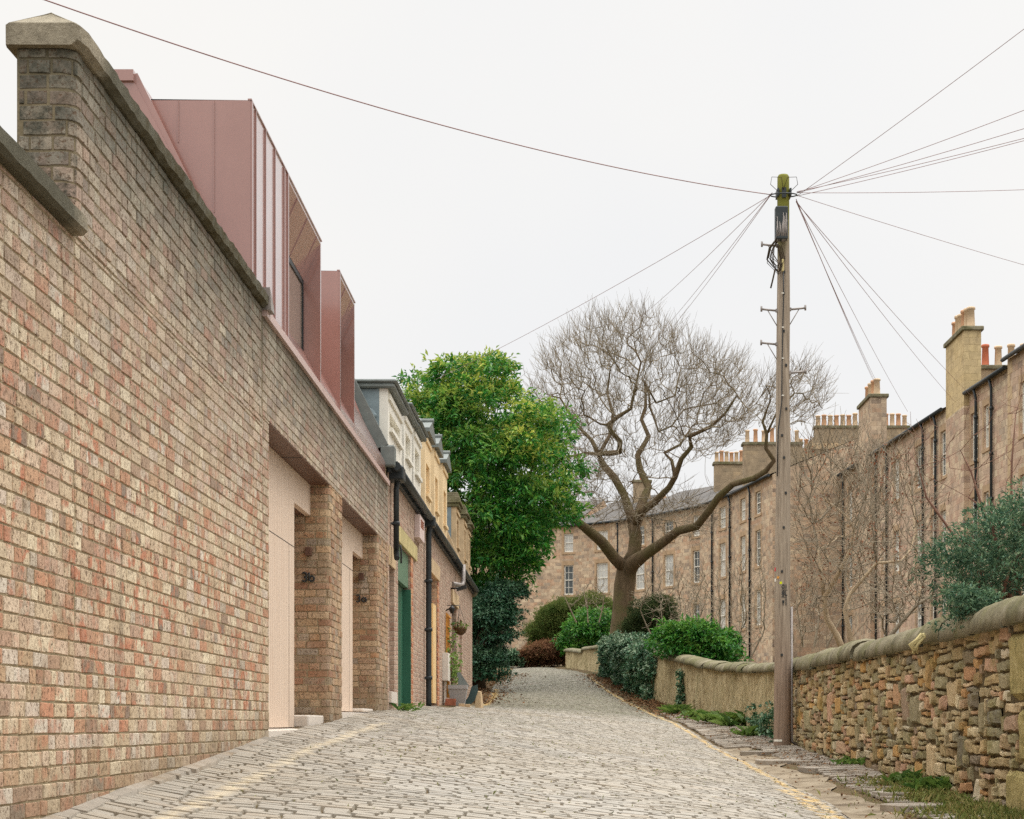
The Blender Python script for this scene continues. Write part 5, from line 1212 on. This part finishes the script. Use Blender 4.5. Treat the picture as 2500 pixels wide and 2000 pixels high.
TR=thing('bare_tree','large bare winter tree with a thick forked trunk and domed crown of fine twigs','tree',tuple(P(1515,1560,Y)))
big,thin,tips=tree_mesh(N,Pa,.0085,2.25,{k:v for k,v in fx.items()},.6,3,.95,.0055,.7,out_c=P(1560,1150,Y))
big.build('trunk',M['bark'],TR); thin.build('crown',M['twig'],TR)
# ---- evergreen laurel tree ----
poly=[(985,960),(1010,925),(1050,945),(1100,900),(1150,905),(1200,890),(1215,870),(1235,930),(1275,980),(1320,985),(1360,1040),(1380,1080),(1405,1130),(1420,1180),(1420,1235),(1395,1270),(1360,1295),(1320,1320),(1298,1370),(1285,1415),(1250,1450),(1205,1460),(1150,1500),(1060,1420),(1000,1250)]
bush('evergreen_tree','dense glossy evergreen tree with yellow green shoot tips behind the mews houses','tree','laurel',poly,300,57,2.9,.52,880,.17,(-3.0,57,1.2),'darkbark',.75,leafname='crown',droop=.35,tipfrac=1.15,tipgrad=1,width=.38,rosette=7)
mb=MB()
poly=[(1165,1470),(1200,1440),(1262,1450),(1250,1495),(1225,1535),(1212,1600),(1205,1665),(1172,1680),(1160,1560)]
bush('holly_bush','very dark green holly bush beside the rounded end of the mews','bush','holly',poly,60,55,.9,.45,3200,.085,(-2.9,55,1.0),'darkbark',.6,width=.6)
for q in range(1): pass
mb=MB(); z=G(-2.45,54.5); mb.tube([(-2.55,56.2,z-.1),(-2.57,56.2,z+.9),(-2.6,56.5,z+2)],[.2,.16,.12],8)
tag(mb.build('tree_stump',M['darkbark']),'dark mossy trunk at the foot of the holly bush','trunk')
poly=[(1190,1590),(1260,1590),(1262,1625),(1190,1632)]
bush('ivy_bank','small bank of variegated ivy at the far left bend of the lane','ivy','ivy',poly,22,79,.5,.34,3500,.10,(-2.6,79,2.5),shell=.4)
poly=[(1255,1597),(1290,1590),(1340,1580),(1372,1580),(1378,1622),(1330,1624),(1258,1626)]
bush('beech_hedge','low brown beech hedge closing the far end of the lane','hedge','beech',poly,60,79.5,.5,.36,4200,.085,(-1.2,79.5,2.55),shell=.4)
# shrubs behind the far wall
bush('conifer_bush','rounded yellow green conifer bush left of the bare tree trunk','bush','conifer',[(1305,1600),(1308,1530),(1340,1500),(1390,1475),(1440,1455),(1485,1470),(1490,1600)],130,84,1.5,.52,4600,.09,(.4,84,2.3),shell=.8,width=.25,droop=-.1)
bush('laurel_bush','bright green laurel bush in front of the bare tree trunk','bush','shrubl',[(1380,1600),(1395,1540),(1420,1510),(1455,1490),(1480,1510),(1492,1540),(1492,1600)],46,78.5,1.0,.46,1300,.15,(1.2,78.5,2.3),shell=.8,width=.42)
bush('yew_bush','olive green yew bush right of the bare tree trunk','bush','yew',[(1535,1575),(1545,1500),(1580,1470),(1610,1465),(1640,1500),(1650,1575)],60,62,.9,.4,6500,.075,(2.8,62,1.7),shell=.8,width=.25,droop=-.1)
T=thing('ivy_mass','mass of ivy tumbling over the wall between the far wall and the rendered wall','ivy',(2.3,57,1.0))
Cs=[];rs=[]
for k in range(560):
    y=U(51.6,64.5); h=U(0,1)**.8; zg=G(float(XW(y))-.2,y); zt=float(I(y,[51,53,58,64.5],[2.15,2.45,2.75,2.95]))+.12*math.sin(y*2.1)+.08*math.sin(y*5); z=zg-.05+(zt-zg)*h
    Cs.append((float(XW(y))-.10-.16*h+.10*math.sin(y*1.3+z*2.2)+U(-.08,.04)+(U(0,.7) if h>.9 else 0),y,z)); rs.append(U(.09,.26))
p,d,nn,s_,t=clumps(Cs,rs,3300,.085,droop=.45,tipfrac=.8); leaves('foliage',M['ivy'],T,p,d,nn,s_,.75,t)
mb=MB()
for k in range(16):
    y=U(52,63); x=float(XW(y)); mb.tube([(x-.05,y,G(x-.1,y)),(x-.1,y+U(-.3,.3),1.4),(x-.02,y+U(-.5,.5),2.2)],[.02,.014,.008],4)
mb.build('stems',M['twig'],T)
bush('laurel_hedge','bright green laurel hedge leaning over the rendered wall','hedge','shrubl',[(1600,1575),(1630,1545),(1680,1530),(1720,1545),(1770,1560),(1800,1590),(1790,1615),(1740,1612),(1660,1600),(1610,1595)],66,49,.8,.32,1700,.13,(4.2,49,.5),shell=.8,width=.42)
BG=bush('blue_green_shrub','blue green small leaved shrub spilling over the rubble wall coping at the right','bush','blue',[(2300,1420),(2285,1380),(2330,1330),(2380,1290),(2430,1245),(2500,1205),(2620,1190),(2640,1400),(2500,1430),(2440,1470),(2400,1500),(2360,1520),(2330,1480)],120,17.2,.75,.20,5200,.042,(4.5,17.5,.6),'redtwig',.7,width=.34,droop=.0,tipfrac=.35)
Cs=[P(U(2325,2425),U(1455,1535),U(15.9,16.3)) for _ in range(26)]; p,d,nn,sz,t=clumps(Cs,[U(.08,.16) for _ in Cs],7000,.042,droop=.2,tipfrac=.35); leaves('trailing_foliage',M['blue'],BG,p,d,nn,sz,.34,t)
mb=MB()
# ---- weeds, grass and litter ----
def weed(label,x,y,n,L,w,mat='weed',name='weed_clump',cat='weed'):
    z=G(x,y); q=rng.random(n)*6.283; d=np.stack([np.cos(q)*.8,np.sin(q)*.8,rng.uniform(.25,1.3,n)],1); p=np.stack([x+rng.normal(0,.05+L*.35,n),y+rng.normal(0,.05+L*.6,n),np.full(n,z)+rng.random(n)*L*.35],1)
    o=leaves('leaves',M[mat],None,p,d,np.tile([0,0,1.],(n,1))+rng.normal(size=(n,3))*.2,L*(.6+.6*rng.random(n)),w,rng.random(n)*.4,.35); o.name=name; return tag(o,label,cat,'weeds along the wall foot')
for k,(px,py,Y,n,L,w,l) in enumerate(((1655,1728,44.5,150,.30,.12,'spiky bright green tuft where the ivy ends at the rendered wall'),(1700,1745,41,70,.24,.45,'low leafy weed between the spiky tuft and the broad dock leaves'),(1745,1752,38.5,90,.28,.42,'mid green leafy weed at the foot of the rendered wall'),(1785,1762,36.5,80,.34,.40,'broad dock leaves at the rendered wall, nearer the pole'),(1830,1785,33,60,.22,.4,'last leafy weed along the wall before the pole'),(2140,1880,22.5,60,.14,.3,'small grassy weed at the rubble wall right of the pole'),(2235,1905,18.6,120,.16,.3,'weeds at the rubble wall foot halfway to the right edge'),(2300,1925,17.2,120,.18,.3,'weeds nearest the big dressed stones of the rubble wall'),(963,1730,25.3,40,.14,.3,'little weed by the first downpipe of the stone mews'),(700,1793,14.0,0,.1,.3,''))):
    if n: 
        p=P(px,py,Y); x=min(p.x,wpos(p.y)-.12) if px>1372 else -2.2; weed(l,x,p.y,n,L,w)
def scatter(n,fx_,seed=1):
    R=np.random.default_rng(seed); x,y=fx_(R,n); return np.stack([x,y,ground(x,y)],1)
def g1(R,n):
    y=R.uniform(11,20,n); y=11+(y-11)*R.random(n)**.4; x=XW(y)-.05-np.abs(R.normal(0,.32,n)); return x,y
p=scatter(16000,g1,2); k=len(p); d=np.stack([rng.normal(0,.5,k),rng.normal(0,.5,k),rng.uniform(.4,1.2,k)],1)
dens=(np.sin(p[:,1]*2.3)+np.sin(p[:,1]*5.1+1)+np.sin(p[:,0]*6)+rng.normal(0,.6,k))>-.2; p=p[dens]; d=d[dens]
o=leaves('grass_verge',M['grass'],None,p,d,rng.normal(size=(len(p),3)),.025+.085*rng.random(len(p))**2,.10,rng.random(len(p))*.5,.3); kind(o,'stuff')
def lit(R,n):
    a=n//2; y=np.concatenate([R.uniform(41,66,a),R.uniform(46,68,n-a)]); s=np.abs(R.normal(0,.42,n)); x=np.where(np.arange(n)<a,XW(y)-.1-s*1.0,XL(y)-.5+R.normal(0,.55,n)); return x,y
p=scatter(6500,lit,3); k=len(p); p[:,2]+=.01+.03*rng.random(k); o=leaves('leaf_litter',M['litter'],None,p,np.stack([rng.normal(size=k),rng.normal(size=k),rng.normal(0,.3,k)],1),np.tile([0,0,1.],(k,1))+rng.normal(size=(k,3))*.4,.05+.06*rng.random(k),.6,rng.random(k)*.6); kind(o,'stuff')
def lit2(R,n):
    y=R.uniform(10,40,n); x=XW(y)-.1-np.abs(R.normal(0,.5,n)); return x,y
p=scatter(1500,lit2,4); k=len(p); p[:,2]+=.02; o=leaves('leaf_litter',M['litter'],None,p,np.stack([rng.normal(size=k),rng.normal(size=k),rng.normal(0,.2,k)],1),np.tile([0,0,1.],(k,1))+rng.normal(size=(k,3))*.3,.025+.035*rng.random(k),.6,rng.random(k)*.6); kind(o,'stuff')
# joint moss and little grass in the setts
p=scatter(2600,lambda R,n:((lambda y:(R.uniform(-2.0,2.5,n),y))(R.uniform(10,60,n))),6); k=len(p); p[:,2]-=.008
o=leaves('joint_grass',M['grass'],None,p,np.stack([rng.normal(0,1,k),rng.normal(0,.5,k),np.abs(rng.normal(0,.45,k))+.1],1),rng.normal(size=(k,3)),.02+.02*rng.random(k),.3,rng.random(k)*.4); kind(o,'stuff')
# ivy on the rendered wall
Cs=[];rs=[]
for k in range(40): y=46.9+U(-.12,.12); z=U(.3,1.35); Cs.append((float(XW(y))-.13,y,z)); rs.append(U(.04,.09))
for k in range(46): y=U(30.9,34.5); z=G(3.5,y)+abs(random.gauss(0,.28)); Cs.append((float(XW(y))-.14,y,z)); rs.append(U(.04,.10))
p,d,nn,s_,t=clumps(Cs,rs,5200,.06,droop=.5,tipfrac=.3); ow=[o for o in COL.objects if o.name=='rendered_wall'][0]; leaves('ivy_sprigs',M['ivy'],ow,p,d,nn,s_,.75,t)
# dead root hanging on the rubble wall
mb=MB()
for a in range(6): mb.tube([P(2270+U(-6,6),1555+U(-8,0),17.0)+Vector((-.05,0,0)),P(2258+U(-14,14),1575,17.0)+Vector((-.10,0,0)),P(2250+U(-14,10),1595+U(-8,8),17.0)+Vector((-.05,0,0))],[.02,.016,.006],6)
tag(mb.build('dead_root',M['stoneyellow']),'dead ochre root caught under the coping of the rubble wall','root')
# ---- planter plants, basket plants, vine ----
def tuft(par,nm,c,r,n,L,w,mat):
    p=np.array(c)+rng.normal(size=(n,3))*np.array(r); d=rng.normal(size=(n,3))+np.array([0,0,.3]); leaves(nm,M[mat],par,p,d,rng.normal(size=(n,3))+np.array([0,-.5,.8]),L*(.6+.7*rng.random(n)),w,rng.random(n)*.7)
tuft(hb,'plants',(-2.14,38,2.07),(.09,.08,.04),70,.07,.5,'weed'); tuft(hb,'orange_leaves',(-2.20,37.95,2.05),(.07,.06,.03),60,.06,.5,'litter')
vn=thing('climbing_vine','green climber growing up the orange trellis behind the planter','plant',(-2.3,37.5,.5))
tuft(vn,'leaves',(-2.24,37.4,1.15),(.06,.30,.22),230,.09,.7,'weed'); tuft(vn,'leaves',(-2.28,37.5,1.75),(.04,.2,.12),40,.08,.6,'weed')
mb=MB(); 
for k in range(4): mb.tube([(-2.3,37.3+k*.1,.5),(-2.3+U(-.03,.05),37.3+k*.12,1.0),(-2.32,37.4+U(-.2,.2),1.7)],[.012,.009,.005],5)
mb.build('stems',M['redtwig'],vn)
# ---- bare shrubs behind the right wall ----
def bare(label,spec,poly,na,Y,depth,mats_,D=.2,kill=.24,infl=1.8,rtip=.006,tw=2,tl=.6,tr=.0045,seeds=0,rs=3,name='bare_tree',cat='tree',group=None,up=.32,expo=2.3,low=None):
    N0,P0_,fx=limbs(spec); att=silhouette(poly,na,Y,depth,.2,random.Random(rs)); N,Pa=grow(N0,P0_,[tuple(a) for a in att],D,kill,infl,3500,up,.15,rs)
    T=thing(name,label,cat,tuple(N0[0]),group); big,thin,tips=tree_mesh(N,Pa,rtip,expo,fx,.3,tw,tl,tr,.4,rs)
    big.build('trunk',M[mats_[0]],T); thin.build('crown',M[mats_[1]],T)
    if seeds:
        ii=random.sample(tips,min(seeds,len(tips))); p=np.repeat(np.array([N[i] for i in ii]),7,0)+rng.normal(size=(len(ii)*7,3))*.07
        kind(leaves('seed_heads',M['seed'],T,p,rng.normal(size=p.shape),rng.normal(size=p.shape),.05*(.6+.8*rng.random(len(p))),.6,rng.random(len(p))*.5),'stuff')
    return T
bare('pale barked small bare tree with leaning trunk right of the telegraph pole',[(None,'a',[(2062,1600,33,0.0620),(2045,1555,33,0.0620),(2018,1510,33,0.0527),(2012,1460,33,0.0496)]),('a','b',[(2005,1400,33,0.0341),(1998,1340,33.3,0.0279),(1985,1280,33.4,0.0217),(1975,1220,33.5,0.0136)]),('a','c',[(2050,1395,32.8,0.0372),(2078,1340,32.6,0.0310),(2085,1290,32.5,0.0248),(2110,1220,32.3,0.0174)])],
  [(1935,1120),(1990,1060),(2080,1080),(2150,1110),(2180,1250),(2150,1400),(2080,1480),(1960,1500),(1930,1350)],2600,33,1.5,('palebark','twig'),seeds=60,rs=11)
bare('second pale barked small bare tree with long arching limbs near the wall',[(None,'a',[(2085,1600,30.5,0.0434),(2078,1560,30.5,0.0434),(2062,1490,30.5,0.0372),(2075,1450,30.5,0.0341)]),('a','b',[(2110,1410,30.4,0.0310),(2140,1375,30.3,0.0279),(2200,1370,30.2,0.0217),(2255,1345,30,0.0124)]),('a','c',[(2062,1420,30.6,0.0217),(2068,1380,30.7,0.0186)])],
  [(2060,1150),(2150,1080),(2260,1150),(2290,1300),(2260,1450),(2140,1520),(2080,1420)],2000,30.5,1.2,('palebark','twig'),seeds=55,rs=12)
bare('low twisting pale bare shrub above the middle of the rubble wall coping',[(None,'a',[(2160,1570,24,0.0310),(2200,1520,24,0.0279),(2240,1475,24,0.0248),(2275,1455,24,0.0198)])],[(2130,1420),(2230,1380),(2300,1420),(2290,1490),(2180,1540),(2120,1510)],700,24,.6,('palebark','twig'),D=.13,kill=.15,rs=13,tl=.3,name='bare_shrub',cat='shrub')
bare('dark red bare branches with buds rising from behind the blue green shrub',[(None,'a',[(2420,1460,22,0.0300),(2380,1370,22,0.0210),(2320,1295,22,0.0180),(2262,1215,22,0.0132),(2242,1140,22,0.0072),(2232,1095,22,0.0036)]),(None,'b',[(2425,1450,22.6,0.0300),(2415,1290,22.6,0.0180),(2370,1150,22.6,0.0120),(2345,1100,22.6,0.0060)]),(None,'c',[(2500,1420,21.6,0.0300),(2430,1260,21.6,0.0168),(2365,1215,21.6,0.0108),(2300,1180,21.6,0.0042)]),(None,'d',[(2480,1400,21,0.0240),(2470,1130,21,0.0120),(2480,1010,21,0.0060),(2495,960,21,0.0042)])],
  [(2120,1180),(2210,1040),(2300,1060),(2420,1040),(2495,1000),(2500,1250),(2350,1380),(2220,1340)],330,22,.7,('redtwig','redtwig'),D=.24,kill=.4,infl=2.2,rtip=.0045,tw=1,tl=.3,tr=.0035,rs=14,name='budding_shrub',cat='shrub')
for k,(pl_,Y_,l,na) in enumerate((([(1655,1560),(1700,1400),(1780,1380),(1870,1350),(1880,1560),(1800,1600)],50,'tangle of thin brown bare shrub behind the rendered wall, left of the pole',900),([(1930,1560),(1930,1420),(2000,1450),(2030,1560)],38,'thin bare shrub just right of the telegraph pole foot',330),([(1400,1480),(1430,1420),(1480,1430),(1480,1500)],73,'thin brown bare shrub left of the bare tree trunk',260),([(1560,1470),(1580,1400),(1650,1390),(1720,1450),(1700,1540),(1600,1520)],58,'thin bare shrub between the tree trunk and the laurel hedge',520))):
    cx=sum(p[0] for p in pl_)/len(pl_); by=max(p[1] for p in pl_)+20
    bare(l,[(None,'a%d'%j,[(cx+dx,by,Y_,.028),(cx+dx*1.8,by-70,Y_,.018)]) for j,dx in enumerate((-40,-12,15,45))],pl_,na,Y_,1.2,('twig','twig'),D=.22,kill=.24,infl=2.,rtip=.007,tw=1,tl=.6,tr=.006,rs=20+k,name='bare_shrub',cat='shrub')
# ================= light, sky, camera =================
w=bpy.data.worlds.new('World'); S.world=w; w.use_nodes=True; t=w.node_tree; bg=t.nodes['Background']
sky=t.nodes.new('ShaderNodeTexSky'); sky.sky_type='NISHITA'; sky.sun_disc=False; EL,RO=math.radians(52),math.radians(215); sky.sun_elevation=EL; sky.sun_rotation=RO; sky.air_density=1; sky.dust_density=4; sky.ozone_density=1
lk=t.links.new
tc=t.nodes.new('ShaderNodeTexCoord'); sx=t.nodes.new('ShaderNodeSeparateXYZ'); lk(tc.outputs['Generated'],sx.inputs[0])
hs=t.nodes.new('ShaderNodeHueSaturation'); hs.inputs['Saturation'].default_value=.12; hs.inputs['Value'].default_value=1; lk(sky.outputs[0],hs.inputs['Color'])
# overcast: luminance grows towards the zenith, mottled by thin cloud
rp_=t.nodes.new('ShaderNodeValToRGB'); e=rp_.color_ramp.elements; e[0].position=0; e[0].color=(SKY0,)*3+(1,); e[1].position=.40; e[1].color=(SKY1,)*3+(1,); q=e.new(1); q.color=(SKY2,)*3+(1,); lk(sx.outputs[2],rp_.inputs[0])
nz_=t.nodes.new('ShaderNodeTexNoise'); nz_.inputs['Scale'].default_value=2.2; nz_.inputs['Detail'].default_value=3; lk(tc.outputs['Generated'],nz_.inputs['Vector'])
cr=t.nodes.new('ShaderNodeValToRGB'); cr.color_ramp.elements[0].position=.3; cr.color_ramp.elements[0].color=(.91,.92,.935,1); cr.color_ramp.elements[1].position=.65; cr.color_ramp.elements[1].color=(1,.983,.95,1); lk(nz_.outputs['Fac'],cr.inputs[0])
def mx(a,b,mode,f=1):
    m=t.nodes.new('ShaderNodeMix'); m.data_type='RGBA'; m.blend_type=mode; m.inputs[0].default_value=f
    for s,v in ((m.inputs[6],a),(m.inputs[7],b)):
        if hasattr(v,'node'): lk(v,s)
        else: s.default_value=v
    return m.outputs[2]
cloud=mx(rp_.outputs[0],cr.outputs[0],'MULTIPLY'); fin=mx(hs.outputs[0],cloud,'MIX',.93)
lk(fin,bg.inputs['Color']); bg.inputs['Strength'].default_value=.1
sun=bpy.data.lights.new('sun','SUN'); sun.energy=SUN; sun.angle=math.radians(25); sun.color=(1,.965,.91); so=bpy.data.objects.new('sun',sun); COL.objects.link(so)
dirv=Vector((math.sin(RO)*math.cos(EL),math.cos(RO)*math.cos(EL),math.sin(EL))); dirv=Vector((.40,.32,.86)).normalized()
sky.sun_elevation=math.asin(dirv.z); sky.sun_rotation=math.atan2(dirv.x,dirv.y)
so.rotation_euler=(-dirv).to_track_quat('-Z','Y').to_euler(); so.location=(0,0,40)
cam=bpy.data.cameras.new('camera'); cam.sensor_width=36; cam.lens=F/2500*36; cam.shift_x=-(PX-1250)/2500; cam.shift_y=(PY-1000)/2500; cam.clip_start=.1; cam.clip_end=3000
co=bpy.data.objects.new('camera',cam); COL.objects.link(co); co.rotation_euler=(math.pi/2,0,0); S.camera=co
vs=S.view_settings; vs.view_transform='Standard'; vs.look='None'; vs.exposure=EXPO; vs.gamma=1; vs.use_curve_mapping=False
S.cycles.sample_clamp_indirect=2.5
try: S.cycles.sampling_pattern='TABULATED_SOBOL'
except Exception: pass
S.cycles.max_bounces=6; S.cycles.diffuse_bounces=4; S.cycles.transparent_max_bounces=4; S.cycles.use_adaptive_sampling=True; S.cycles.adaptive_threshold=.01; S.cycles.use_denoising=False
